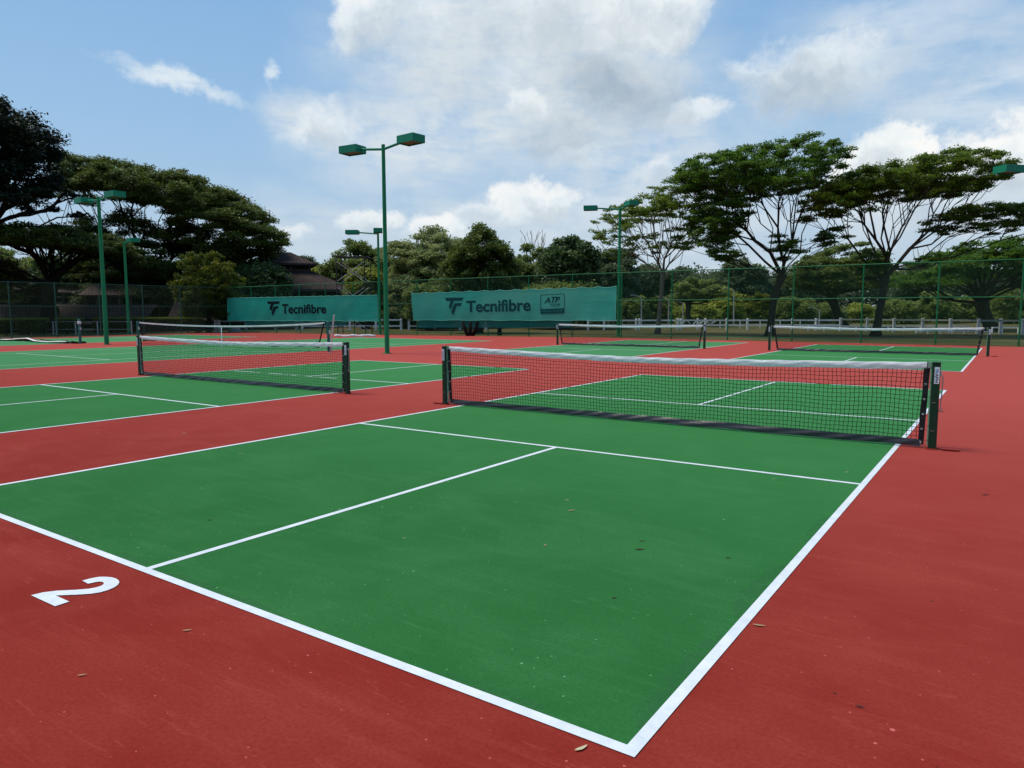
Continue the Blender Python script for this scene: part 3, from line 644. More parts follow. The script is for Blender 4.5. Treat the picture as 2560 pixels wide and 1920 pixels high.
# ------------------------------------------------------------------ lamp poles
def lamp_pole(base, h, arms, label, r0=.085):
    base = np.array(base); root = empty('lamp_pole', base); top = base + [0, 0, h]
    mb = MB(); mb.tube([base, base + [0, 0, h * .5], top], [r0, r0 * .85, r0 * .72], 18); mb.tube([top, top + [0, 0, .02]], [r0 * .8, r0 * .7], 18)
    mb.build('pole', M['paint_green'], root, smooth=False)
    mb = MB(); mb.bbox(base + [0, 0, .012], (.26, .26, .024)); mb.build('base_plate', M['paint_green'], root)
    for dx, dy in arms:
        L = math.hypot(dx, dy); ang = math.atan2(dy, dx); d = np.array([dx / L, dy / L, 0])
        hz = h - .02 + (.09 if L > .1 else 0)
        mb = MB(); mb.tube([base + [0, 0, h - .14], base + d * (L - .30) + [0, 0, h - .03]], [.042, .042], 10); ar = mb.build('arm', M['paint_green_lamp'], root)
        c = base + d * L + [0, 0, h - .02]; X, Yd, Z = .78, .55, .25
        cz, sz = math.cos(ang), math.sin(ang)
        def T(x, y, z): return (c[0] + x * cz - y * sz, c[1] + x * sz + y * cz, c[2] + z)
        mb = MB()
        a, b = X / 2, Yd / 2; ai, bi = a - .03, b - .03
        o8 = [T(-a, -b, -Z / 2), T(a, -b, -Z / 2), T(a, b, -Z / 2), T(-a, b, -Z / 2), T(-a, -b, Z / 2), T(a, -b, Z / 2), T(a, b, Z / 2), T(-a, b, Z / 2)]
        i8 = [T(-ai, -bi, -Z / 2), T(ai, -bi, -Z / 2), T(ai, bi, -Z / 2), T(-ai, bi, -Z / 2), T(-ai, -bi, -Z / 2 + .05), T(ai, -bi, -Z / 2 + .05), T(ai, bi, -Z / 2 + .05), T(-ai, bi, -Z / 2 + .05)]
        fs = [(4, 5, 6, 7)] + [(i, (i + 1) % 4, 4 + (i + 1) % 4, 4 + i) for i in range(4)]
        fs += [(i, 8 + i, 8 + (i + 1) % 4, (i + 1) % 4) for i in range(4)] + [(8 + i, 12 + i, 12 + (i + 1) % 4, 8 + (i + 1) % 4) for i in range(4)] + [(12, 13, 14, 15)]
        mb.add(o8 + i8, fs); hd = mb.build('lamp_head', M['paint_green_lamp'], root)
        mb = MB(); q = ai - .01; w = bi - .01; mb.poly([T(-q, -w, -Z / 2 + .035), T(-q, w, -Z / 2 + .035), T(q, w, -Z / 2 + .035), T(q, -w, -Z / 2 + .035)]); mb.build('lamp_lens', M['lamp_glass'], hd)
    return tag(root, label, 'lamp pole', 'green floodlight poles around the courts')
lamp_pole(gnd(968, 884), 7.14, [(-1.38, -.12), (1.38, -.12)], 'tallest, nearest green floodlight pole left of centre, between the nets')
lamp_pole(gnd(267, 861.7), 6.58, [(-1.55, .1), (1.45, .0)], 'green floodlight pole at left beside the fallen net', .10)
lamp_pole(gnd(323, 837), 6.02, [(1.5, -.2)], 'green floodlight pole with one head, before the long hedge at left', .10)
lamp_pole(gnd(950, 837), 6.5, [(-1.4, -.85), (.6, -.6)], 'distant green floodlight pole just left behind the tallest one', .09)
lamp_pole(gnd(1546, 841), 7.46, [(-1.55, -.68), (1.16, -.95)], 'green floodlight pole at the right end of the wide banner', .10)
hd = at(2522, 424, 26); bx = hd + np.array([.67, .74, 0]) * 1.5
lamp_pole((bx[0], bx[1], 0), hd[2] + .02, [(-.67 * 1.5, -.74 * 1.5)], 'floodlight pole mostly out of frame, its head at the right edge')

# ------------------------------------------------------------------ chain-link fences
def fence(path, heights, post_us, label, mat, railmat, wire_sp, seed=0, mid=None, lean=0):
    path = [np.array([p[0], p[1], 0.0]) for p in path]; root = empty('chain_link_fence', path[0])
    seg = [np.linalg.norm(path[i + 1] - path[i]) for i in range(len(path) - 1)]; cum = np.concatenate([[0], np.cumsum(seg)]); L = cum[-1]
    def pt(s):
        i = min(int(np.searchsorted(cum, s, 'right')) - 1, len(seg) - 1); i = max(i, 0); f = (s - cum[i]) / seg[i]
        return path[i] * (1 - f) + path[i + 1] * f
    def H(s): return float(np.interp(s, cum, heights))
    for s in post_us:
        p = pt(s); mb = MB(); mb.tube([p, p + [0, 0, H(s)]], .034, 8); mb.tube([p + [0, 0, H(s)], p + [0, 0, H(s) + .04]], [.042, .02], 8); mb.build('post', mat, root)
    ss = list(np.linspace(0, L, 60))
    for nm, fz in (('top_rail', 1.0), ('middle_rail', mid or .56), ('bottom_rail', .05)):
        mb = MB(); off = 0.0
        mb.tube([pt(s) + np.array([0, -.02, H(s) * fz + (0 if fz > .9 else .008 * math.sin(s * 2))]) for s in ss], .024 if fz > .5 else .018, 6); mb.build(nm, railmat, root)
    mb = []; fcs = []; Vs = []
    r = .0030 if wire_sp < .1 else .0017; n = int(L / wire_sp)
    hh = max(heights)
    for sg in (-1, 1):
        for k in range(-int(hh / wire_sp) - 1, n + int(hh / wire_sp) + 1):
            s0 = k * wire_sp; s1 = s0 + hh * sg
            f0, f1 = 0.0, 1.0
            def cl(S):
                return (S - s0) / (s1 - s0)
            lo, hi = sorted((cl(0), cl(L))); f0 = max(0, lo); f1 = min(1, hi)
            if f1 - f0 < .02: continue
            cuts = sorted([f0, f1] + [cl(c) for c in cum[1:-1] if f0 < cl(c) < f1])
            for a, b in zip(cuts[:-1], cuts[1:]):
                A_, B_ = pt(s0 + (s1 - s0) * a), pt(s0 + (s1 - s0) * b)
                A_ = A_ + [0, .012 * sg, H(s0 + (s1 - s0) * a) * a]; B_ = B_ + [0, .012 * sg, H(s0 + (s1 - s0) * b) * b]
                d = B_ - A_; d /= np.linalg.norm(d); x = np.cross(d, [0.3, 1, 0.1]); x /= np.linalg.norm(x); y = np.cross(d, x); b0 = len(Vs)
                for p in (A_, B_):
                    for t in (0, 2.094, 4.189): Vs.append(p + (x * math.cos(t) + y * math.sin(t)) * r)
                fcs += [(b0, b0 + 1, b0 + 4, b0 + 3), (b0 + 1, b0 + 2, b0 + 5, b0 + 4), (b0 + 2, b0, b0 + 3, b0 + 5)]
    V = np.array(Vs) - np.array(root.location); np_mesh('wire_mesh', V, np.array(fcs), M['wire'], root)
    return tag(root, label, 'fence'), pt
BX = [(11.5, 33.6), (-12.0, 34.45), (-24.0, 31.95), (-40.0, 29.75)]
bh = [3.5, 3.58, 3.42, 3.24]
def s_of_u(path, u):                       # arc length where the photo's column u crosses the fence line
    d = ray(u, 780); s = 0
    for a, b in zip(path[:-1], path[1:]):
        a = np.array(a, float); b = np.array(b, float); e = b - a; L = np.linalg.norm(e)
        A_ = np.array([[d[0], -e[0]], [d[1], -e[1]]]); t, f = np.linalg.solve(A_, a - CP[:2])
        if -1e-6 <= f <= 1 + 1e-6 and t > 0: return s + f * L
        s += L
    return None
pu = [2552, 2343, 2155, 1982, 1820, 1679, 1554, 1431, 1322, 1220, 1127, 1042, 960, 885, 815, 750, 690, 630]
ps = [0.0, 1.8] + [x for x in (s_of_u(BX, u) for u in pu) if x is not None] + [sum(np.linalg.norm(np.subtract(a, b)) for a, b in zip(BX[:-1], BX[1:])) - .05]
FB, _ = fence(BX, bh, ps, 'tall green chain-link fence across the back of the courts', M['fence_green'], M['fence_green'], .095, mid=.575)
LX = [(-40.0, 29.6), (-38.9, 16.5), (-38.0, 6.0)]
ps = [x for x in (s_of_u(LX, u) for u in (452, 358, 250, 140, 25)) if x is not None] + [18.5, 22]
fence(LX, [3.22, 3.16, 3.1], ps, 'dull green chain-link fence along the left side before the hedges', M['fence_dull'], M['fence_dull'], .11, mid=.575)

# ------------------------------------------------------------------ banners on the back fence
def banner(c_px, yoff, name, label, cat, mat, nx, texts=(), scallop=.03, wav=.02, group=None, hem=True, low=False):
    # corners in photo px -> the vertical plane of the fence, brought forward by yoff
    def on(u, v):
        d = ray(u, v); best = None
        for a, b in zip(BX[:-1], BX[1:]):
            a = np.array([a[0], a[1] - yoff]); b = np.array([b[0], b[1] - yoff]); e = b - a
            t, f = np.linalg.solve(np.array([[d[0], -e[0]], [d[1], -e[1]]]), a - CP[:2])
            if -.001 <= f <= 1.001 and t > 0: best = CP + d * t
        return best
    TL, TR, BR, BL = [on(*p) for p in c_px]
    # straight chord between the two ends
    d0 = TR - TL; d0[2] = 0; nrm = np.array([d0[1], -d0[0], 0]); nrm /= np.linalg.norm(nrm)
    def on2(u, v):
        d = ray(u, v); return CP + d * (((TL - CP) @ nrm) / (d @ nrm))
    TL, TR, BR, BL = [on2(*p) for p in c_px]
    def S(a, b):                                   # a along, b 0 top .. 1 bottom
        p = (TL * (1 - a) + TR * a) * (1 - b) + (BL * (1 - a) + BR * a) * b
        w = wav * (math.sin(a * 26 + b * 2) * .6 + .5 * math.sin(a * 61 + b * 5)) * (.4 + .6 * b)
        edge = abs(math.sin(a * nx * math.pi)); sc_ = scallop * edge * (1 - b) ** 2 - (0.03 * math.sin(a * nx * .5 * math.pi) ** 2) * (b ** 3)
        return p + nrm * w - np.array([0, 0, sc_])
    root = empty(name, BL * [1, 1, 0]); mb = MB(); mb.grid([[S(i / 150, j / 8) for j in range(9)] for i in range(151)]); mb.build('fabric', mat, root, smooth=True)
    if hem:
        mb = MB()
        mb.tube([S(i / 150, 0) for i in range(151)], .018, 5); mb.tube([S(i / 150, 1) for i in range(151)], .014, 5)
        mb.tube([S(0, i / 8) for i in range(9)], .016, 5); mb.tube([S(1, i / 8) for i in range(9)], .02, 5); mb.build('hem', M['hem'], root)
    def par(P):
        d = TR - TL; Lh = np.linalg.norm(d[:2]); a = ((P - TL)[:2] @ d[:2]) / (Lh * Lh); zt = TL[2] * (1 - a) + TR[2] * a; zb = BL[2] * (1 - a) + BR[2] * a
        return a, (zt - P[2]) / (zt - zb)
    def onS(P, off):
        a, b = par(P); w = wav * (math.sin(a * 26 + b * 2) * .6 + .5 * math.sin(a * 61 + b * 5)) * (.4 + .6 * b); return P + nrm * (w + off)
    for (kind, data, quad, m, off) in texts:
        mb = MB()
        if kind == 'poly':
            for pl_ in data: mb.poly([onS(on2(*p), off) for p in pl_])
            nm = 'logo'
        else:
            V, F = text_verts(*data); q = [on2(*p) for p in quad]        # TL TR BR BL
            P_ = [(q[3] * (1 - a) + q[2] * a) * (1 - b) + (q[0] * (1 - a) + q[1] * a) * b for a, b in V]
            mb.add([onS(p, off) for p in P_], F); nm = 'lettering'
        o = mb.build(nm, m, root)
    return tag(root, label, cat, group)
def zz(k, x0, y0): return lambda pts: [(x0 + x * k, y0 + y * k) for x, y in pts]
Z2 = zz(.25316, 1000, 680); Z1 = zz(.23056, 550, 680)
T_ = [(443, 255), (628, 252), (615, 283), (532, 285), (502, 372), (484, 345), (502, 287), (462, 288)]
F_ = [(542, 309), (612, 306), (603, 335), (560, 337), (524, 428), (508, 395), (530, 330)]
def ring(outer, inner):
    n = len(outer); return [[outer[i], outer[(i + 1) % n], inner[(i + 1) % n], inner[i]] for i in range(n)]
ro = [(1395, 226), (1616, 213), (1627, 222), (1626, 400), (1616, 409), (1398, 418), (1387, 410), (1386, 236)]; ri = [(1399, 232), (1613, 219), (1621, 226), (1620, 398), (1612, 403), (1400, 411), (1393, 406), (1392, 240)]
badge = [Z2(p) for p in ring(ro, ri)] + [Z2([(1394, 368), (1620, 358), (1620, 400), (1394, 408)])]
GB = 'printed teal windscreens on the back fence'
banner([(1028, 732), (1541, 715), (1539, 802), (1034, 801)], .16, 'banner', 'wide teal windscreen banner with faded logo, word and boxed badge', 'banner', M['screen'], 13,
       [('poly', [Z2(T_), Z2(F_)], None, M['print'], .02), ('text', ('Tecnifibre', .026, 0), Z2([(655, 283), (1290, 262), (1292, 386), (655, 400)]), M['print'], .02),
        ('poly', badge, None, M['print'], .02), ('text', ('ATP', .035, .3), Z2([(1425, 250), (1583, 243), (1583, 300), (1425, 308)]), M['print'], .022),
        ('text', ('TOUR', .01, .1), Z2([(1486, 316), (1581, 311), (1581, 337), (1486, 343)]), M['print'], .022),
        ('text', ('OFFICIAL PARTNER', .012, 0), Z2([(1406, 381), (1610, 373), (1610, 390), (1406, 399)]), M['print_light'], .03)], group=GB, scallop=.07)
T1 = [(512, 320), (648, 318), (640, 345), (585, 347), (558, 425), (538, 395), (556, 347), (524, 348)]; F1 = [(598, 372), (636, 371), (628, 395), (608, 398), (572, 474), (560, 446), (580, 382)]
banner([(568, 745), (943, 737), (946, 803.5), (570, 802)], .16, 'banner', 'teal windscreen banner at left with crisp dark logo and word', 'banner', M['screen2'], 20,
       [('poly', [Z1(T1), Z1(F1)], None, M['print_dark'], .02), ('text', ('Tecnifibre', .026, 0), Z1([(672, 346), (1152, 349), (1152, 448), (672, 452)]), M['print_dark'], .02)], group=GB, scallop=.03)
GD = 'old dark windscreens under the banners'
banner([(1046, 770), (1431, 760), (1431, 820), (1046, 820)], .07, 'windscreen', 'darker teal windscreen showing below the wide banner', 'windscreen', M['screen_dark'], 6, hem=False, group=GD)
banner([(612, 775), (868, 770), (868, 815), (612, 812)], .07, 'windscreen', 'darker teal windscreen showing below the left banner', 'windscreen', M['screen_dark'], 5, hem=False, group=GD)

# ------------------------------------------------------------------ scaffold
b0 = gnd(845, 834.8); root = empty('scaffold_tower', b0); e1 = RT * 1.86; e2 = FW * .9 + RT * .45; H = 5.05
for i, off in enumerate((0 * RT, e1, e2 - RT * .32, e1 + e2 - RT * .2)):
    mb = MB(); mb.tube([b0 + off, b0 + off + [0, 0, H]], .034, 8); mb.build('leg', M['scaffold'], root)
for a in (0, H / 3, 2 * H / 3):
    for off in (0 * RT, e2 - RT * .3):
        for q, w in ((b0 + off + [0, 0, a + .1], b0 + off + e1 + [0, 0, a + H / 3 - .25]), (b0 + off + e1 + [0, 0, a + .1], b0 + off + [0, 0, a + H / 3 - .25])):
            mb = MB(); mb.tube([q, w], .021, 6); mb.build('cross_brace', M['brace'], root)
for off, o2 in ((0 * RT, e2 - RT * .32), (e1, e1 + e2 - RT * .2)):
    mb = MB()
    for z in (.5, 1.1, 1.65, 2.2, 2.8, 3.3, 3.9, 4.45, H): mb.tube([b0 + off + [0, 0, z], b0 + o2 + [0, 0, z]], .022, 6)
    mb.build('ladder_frame', M['scaffold'], root)
mb = MB(); c = b0 + (e1 + e2 - RT * .2) / 2 + [0, 0, H + .04]; mb.box(c, (2.1, .95, .09), rz=CRZ); mb.build('platform', M['scaffold'], root)
tag(root, 'dark steel scaffold tower with cross braces in front of the left banner', 'scaffold')

# ------------------------------------------------------------------ rail fences beyond
def rail_fence(posts_px, base_v, label, pm, rm, ph=.92, pw=.13, rails=(.84, .45), rh=.11, group=None, D=None, extra=None, z0=-.02):
    P_ = []
    for i, u in enumerate(posts_px):
        bv = base_v[i] if hasattr(base_v, '__len__') else base_v
        P_.append(gnd(u, bv, z0) if D is None else at(u, 780, D) * [1, 1, 0] + [0, 0, z0])
    root = empty('rail_fence', P_[0])
    for p in P_:
        mb = MB(); mb.bbox(p + [0, 0, ph / 2], (pw, pw, ph), rz=CRZ, b=.015); mb.build('post', pm, root)
    for h in rails:
        mb = MB()
        for a, b in zip(P_[:-1], P_[1:]): mb.beam(a + [0, 0, ph * h] + FW * -.07, b + [0, 0, ph * h] + FW * -.07, .05, rh)
        mb.build('rail', rm, root)
    if extra:
        mb = MB()
        for a, b in extra: mb.beam(a, b, .05, .05)
        mb.build('diagonal_brace', pm, root)
    return tag(root, label, 'fence', group)
RG = 'rail fences on the grass behind the courts'
D1 = 56
ex = []
for (x0, y0, x1, y1) in ((1130, 280, 1195, 215), (1195, 215, 1255, 285), (1285, 285, 1345, 215), (1375, 285, 1450, 215), (1450, 215, 1520, 280), (1540, 270, 1635, 215)):
    ex.append((at(1500 + x0 * .18083, 760 + y0 * .18083, 57), at(1500 + x1 * .18083, 760 + y1 * .18083, 57)))
rail_fence([1470, 1510, 1590, 1598, 1694, 1701, 1744, 1763, 1816, 1868, 1925, 1980, 2039, 2101], 826, 'white paddock rail fence with leaning diagonal braces, right of the wide banner', M['white_paint'], M['white_paint'], ph=.93, group=RG, extra=ex)
rail_fence([2101, 2167, 2234, 2305, 2375, 2445, 2500, 2554, 2620], [828, 829, 831, 832, 834, 836, 836, 837, 838], 'grey concrete post and rail fence at the far right', M['concrete'], M['rail_grey'], ph=.98, pw=.17, rails=(.88,), group=RG)
rail_fence([1440, 1475, 1520, 1555, 1600, 1650, 1700, 1750, 1800, 1850, 1900, 1950, 2000, 2040], 822, 'thin white double rail running behind the paddock fence', M['white_paint'], M['white_paint'], ph=.75, pw=.06, rails=(.95, .45), rh=.06, group=RG)
rail_fence([2020, 2060, 2100, 2140, 2180, 2220, 2260, 2300, 2340, 2380, 2420], 829, 'low white rail behind the far right net', M['white_paint'], M['white_paint'], ph=.42, pw=.07, rails=(.93,), rh=.08, group=RG)
rail_fence([2290, 2320, 2350, 2380, 2410, 2440, 2475], 835, 'short white kerb rail nearer the courts at right', M['white_paint'], M['white_paint'], ph=.20, pw=.07, rails=(.8,), rh=.06, group=RG)
rail_fence([2480, 2505, 2545, 2580], 834, 'short white rail at the far right edge', M['white_paint'], M['white_paint'], ph=.42, pw=.08, rails=(.93,), rh=.07, group=RG)
rail_fence([756, 820, 875, 940, 1003], 826, 'white rail fence between the two banners, left of the gap', M['white_paint'], M['white_paint'], ph=.93, pw=.17, rails=(.9, .38), group=RG)
rail_fence([1023, 1085, 1150, 1215], 826, 'white rail fence right of the gap, passing behind the wide banner', M['white_paint'], M['white_paint'], ph=.93, pw=.17, rails=(.9, .38), group=RG)
rail_fence([540, 548, 615, 690, 742], [831, 831, 829, 828, 827], 'weathered white rail fence below the left banner', M['concrete'], M['rail_grey'], ph=.9, pw=.17, rails=(.9, .38), group=RG)
rail_fence([-30, 28, 78, 134, 142, 190, 245, 330], 838, 'thin grey rail behind the clipped bushes at left', M['concrete'], M['rail_grey'], ph=.92, pw=.06, rails=(.96, .42), rh=.03, group=RG)

# thin street lamps far behind
for u, vt, vb, lab in ((1604, 744, 812, 'thin pale lamp post left of the grey-barked tree'), (1672, 748, 812, 'thin pale lamp post right of the grey-barked trunk'), (1707, 758, 812, 'short pale lamp post behind the small tree'), (1835, 727, 815, 'tallest pale street lamp, left of the big umbrella tree'), (2049, 775, 815, 'shortest pale lamp post between the umbrella trees')):
    D = 78; b = at(u, 780, D) * [1, 1, 0]; t_ = at(u, vt, D); root = empty('street_lamp', b)
    mb = MB(); mb.tube([b, t_ * [1, 1, 1]], [.07, .05], 8); mb.build('pole', M['concrete'], root)
    mb = MB(); mb.tube([t_, t_ - RT * .7 + [0, 0, .25]], .035, 6); mb.box(t_ - RT * .9 + [0, 0, .27], (.5, .18, .08), rz=CRZ); mb.build('lamp_head', M['concrete'], root)
    tag(root, lab, 'street lamp', 'thin lamp posts far behind the fence')

# ------------------------------------------------------------------ buildings
def roof_mesh(name, faces, parent):           # faces: list of world quads/tris, first edge = eave; real UVs in metres
    me = bpy.data.meshes.new(name); vs = []; fs = []; uvs = []
    l = root_loc(parent)
    for f in faces:
        f = [np.array(p, float) for p in f]; n0 = len(vs); ex_ = f[1] - f[0]; ex_ /= np.linalg.norm(ex_); nn = np.cross(ex_, f[2] - f[0]); nn /= np.linalg.norm(nn); ey = np.cross(nn, ex_)
        for p in f: vs.append(tuple(p - np.array(l))); uvs.append(((p - f[0]) @ ex_ + 50, (p - f[0]) @ ey + 50))
        fs.append(tuple(range(n0, n0 + len(f))))
    me.from_pydata(vs, [], fs); uv = me.uv_layers.new(name='UVMap')
    for lp in me.loops: uv.data[lp.index].uv = uvs[lp.vertex_index]
    me.materials.append(M['roof']); o = bpy.data.objects.new(name, me); COL.objects.link(o); o.parent = parent; return o
def hip(c, ax, ay, hx, hy, z0, z1, tx, ty, ov=0):   # four slopes from eave rectangle to top rectangle
    E = [c + ax * sx * hx + ay * sy * hy + [0, 0, z0] for sx, sy in ((-1, -1), (1, -1), (1, 1), (-1, 1))]
    T = [c + ax * sx * tx + ay * sy * ty + [0, 0, z1] for sx, sy in ((-1, -1), (1, -1), (1, 1), (-1, 1))]
    return [[E[i], E[(i + 1) % 4], T[(i + 1) % 4], T[i]] for i in range(4)]
D = 74; c = at(705, 780, D) * [1, 1, 0]; ax, ay = RT * math.cos(.35) + FW * math.sin(.35), FW * math.cos(.35) - RT * math.sin(.35)
root = empty('pavilion', c); k = FPX / D; zf = lambda v: CP[2] + (781 - v) / k
roof_mesh('lower_roof', hip(c, ax, ay, 6.7, 5.4, zf(728), zf(683), 3.0, 2.3), root)
roof_mesh('upper_roof', hip(c, ax, ay, 3.3, 2.6, zf(664), zf(634), 1.0, .25), root)
mb = MB(); mb.box(c + [0, 0, (zf(683) + zf(666)) / 2], (5.3, 4.0, zf(664) - zf(684)), rz=CRZ + .35); mb.build('clerestory', M['dark_in'], root)
mb = MB()
for sx in (-1, -.33, .33, 1):
    for sy in (-1, 1): mb.box(c + ax * sx * 2.7 + ay * sy * 2.05 + [0, 0, (zf(683) + zf(666)) / 2], (.22, .22, zf(664) - zf(684)), rz=CRZ + .35)
mb.box(c - ay * 2.08 + [0, 0, zf(680)], (5.5, .1, .2), rz=CRZ + .35); mb.box(c + ax * 2.72 + [0, 0, zf(680)], (.1, 4.2, .2), rz=CRZ + .35); mb.build('upper_frame', M['timber'], root)
mb = MB()
for z0, hx, hy in ((zf(728), 6.7, 5.4), (zf(664), 3.3, 2.6)):
    for s in (-1, 1):
        mb.box(c + ay * s * hy + [0, 0, z0 - .09], (2 * hx + .1, .06, .2), rz=CRZ + .35); mb.box(c + ax * s * hx + [0, 0, z0 - .09], (.06, 2 * hy - .1, .2), rz=CRZ + .35)
mb.build('fascia', M['timber'], root)
mb = MB(); mb.box(c + [0, 0, zf(730) / 2], (9.5, 7.2, zf(730)), rz=CRZ + .35); mb.build('wall', M['dark_in'], root)
for sx in (-1, -.55, 0, .5, 1):
    for sy in (-1, 1):
        if sy > 0 and sx not in (-1, 1): continue
        mb = MB(); mb.box(c + ax * sx * 5.6 + ay * sy * 4.4 + [0, 0, zf(730) / 2], (.42, .42, zf(730)), rz=CRZ + .35); mb.build('column', M['wall'], root)
tag(root, 'pavilion with a two-tier brown tiled hip roof behind the left banner', 'building')
def low_building(u0, u1, D, vr, ve, label, rot=0.0, name='low_building', dpt=4.0):
    a = at(u0, 780, D) * [1, 1, 0]; b = at(u1, 780, D) * [1, 1, 0]; c = (a + b) / 2; hx = np.linalg.norm(b - a) / 2; k = FPX / D; zr, ze = CP[2] + (782 - vr) / k, CP[2] + (782 - ve) / k
    root = empty(name, c); ax, ay = RT * math.cos(rot) + FW * math.sin(rot), FW * math.cos(rot) - RT * math.sin(rot)
    E0, E1 = c - ax * hx - ay * dpt / 2 + [0, 0, ze], c + ax * hx - ay * dpt / 2 + [0, 0, ze]; G0, G1 = c - ax * hx + ay * dpt / 2 + [0, 0, ze], c + ax * hx + ay * dpt / 2 + [0, 0, ze]; R0, R1 = c - ax * hx + [0, 0, zr], c + ax * hx + [0, 0, zr]
    roof_mesh('roof', [[E0, E1, R1, R0], [G1, G0, R0, R1]], root)
    mb = MB(); mb.box(c + [0, 0, ze / 2 - .1], (2 * hx - .6, dpt - 1, ze - .1), rz=CRZ + rot); mb.build('wall', M['dark_in'], root)
    mb = MB(); mb.box(c - ay * (dpt / 2) + [0, 0, ze - .06], (2 * hx, .05, .12), rz=CRZ + rot); mb.build('fascia', M['timber'], root)
    for q in np.linspace(-1, 1, 5):
        mb = MB(); mb.box(c + ax * q * (hx - .5) - ay * (dpt / 2 - .35) + [0, 0, ze / 2 - .06], (.22, .22, ze - .12), rz=CRZ + rot); mb.build('column', M['timber'], root)
    if u1 > 150 and u0 < 200:
        mb = MB(); mb.box(c - ay * (dpt / 2 - .48) + [0, 0, ze - .95], (2 * hx - 1, .04, .22), rz=CRZ + rot); mb.box(c - ay * (dpt / 2 - .48) + [0, 0, ze - .42], (2 * hx - 1, .04, .18), rz=CRZ + rot); mb.build('wall_panel', M['wall'], root)
    return tag(root, label, 'building', 'low tiled buildings at the left')
low_building(-90, 86, 60, 710, 739, 'low building with grey-brown tiled roof at the far left edge')
low_building(232, 368, 62, 712, 740, 'low building with tiled roof behind the long hedge')
low_building(80, 236, 66, 714, 733, 'shaded low building with cream wall strips, between the two tiled roofs')
low_building(130, 395, 57, 762, 794, 'lowest tiled roof just behind the long hedge', dpt=3.2)
low_building(-90, 140, 56, 762, 796, 'lowest tiled roof behind the two clipped bushes', dpt=3.0)
low_building(440, 565, 60, 752, 800, 'small tiled lean-to roof left of the left banner', dpt=3.5)
p = at(535, 790, 52); root = empty('boulder', gnd(586, 829)); rg = random.Random(2)
mb = MB(); cc = gnd(586, 829); rings = [[cc + np.array([math.cos(a) * .55 * r_ * (1 + .1 * math.sin(3 * a)), math.sin(a) * .4 * r_, z]) for a in np.linspace(0, 2 * math.pi, 13)] for r_, z in ((1, 0), (1.02, .15), (.8, .3), (.35, .38), (.01, .39))]
mb.grid(rings); mb.build('stone', M['concrete'], root, smooth=True); tag(root, 'grey boulder on the ground under the left end of the left banner', 'rock')

# ------------------------------------------------------------------ trees
def leaves(P, size, rs, up=.5, aspect=.5):
    n = len(P); d = rs.normal(size=(n, 3)); d[:, 2] *= (1 - up); d /= np.linalg.norm(d, axis=1)[:, None] + 1e-9
    nrm = rs.normal(size=(n, 3)); nrm[:, 2] = np.abs(nrm[:, 2]) + up * 2.0; y = np.cross(nrm, d); y /= np.linalg.norm(y, axis=1)[:, None] + 1e-9
    s = size * rs.uniform(.6, 1.4, n)[:, None]
    a = P - d * s * .5; b = P + y * s * aspect * .5; c_ = P + d * s * .5; e = P - y * s * aspect * .5
    V = np.stack([a, e, c_, b], 1).reshape(-1, 3); F = np.arange(4 * n).reshape(-1, 4); return V, F
def crown_mesh(pads, per, size, mat, root, rs, up, flat_top=True, droop=0.0, aspect=.5):
    Ps = []; S = []
    for (c, rx, ry, rz, sh) in pads:
        n = max(20, int(per * rx * ry)); q = rs.normal(size=(n, 3)); q /= np.linalg.norm(q, axis=1)[:, None]; r = rs.uniform(.15, 1.0, n) ** .5
        if flat_top: q[:, 2] = np.where(q[:, 2] < 0, q[:, 2] * .35, q[:, 2])
        p = q * r[:, None] * [rx, ry, rz]; p[:, 2] -= droop * (p[:, 0] ** 2 + p[:, 1] ** 2) / (rx * rx) * rz
        # sub-clumping: pull leaves toward local clump centres so the pad has gaps and tufts
        m = max(4, n // 28); cen = p[rs.integers(0, n, m)]; idx = rs.integers(0, m, n); f = .5
        p = p * (1 - f) + cen[idx] * f + rs.normal(size=(n, 3)) * [.05 * rx, .05 * ry, .03 * rx]
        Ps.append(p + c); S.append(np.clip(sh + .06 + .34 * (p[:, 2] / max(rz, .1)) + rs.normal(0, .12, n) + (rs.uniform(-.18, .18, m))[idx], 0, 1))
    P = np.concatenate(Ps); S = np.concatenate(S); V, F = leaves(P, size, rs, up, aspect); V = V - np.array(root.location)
    return np_mesh('crown', V, F, mat, root, attr=S)
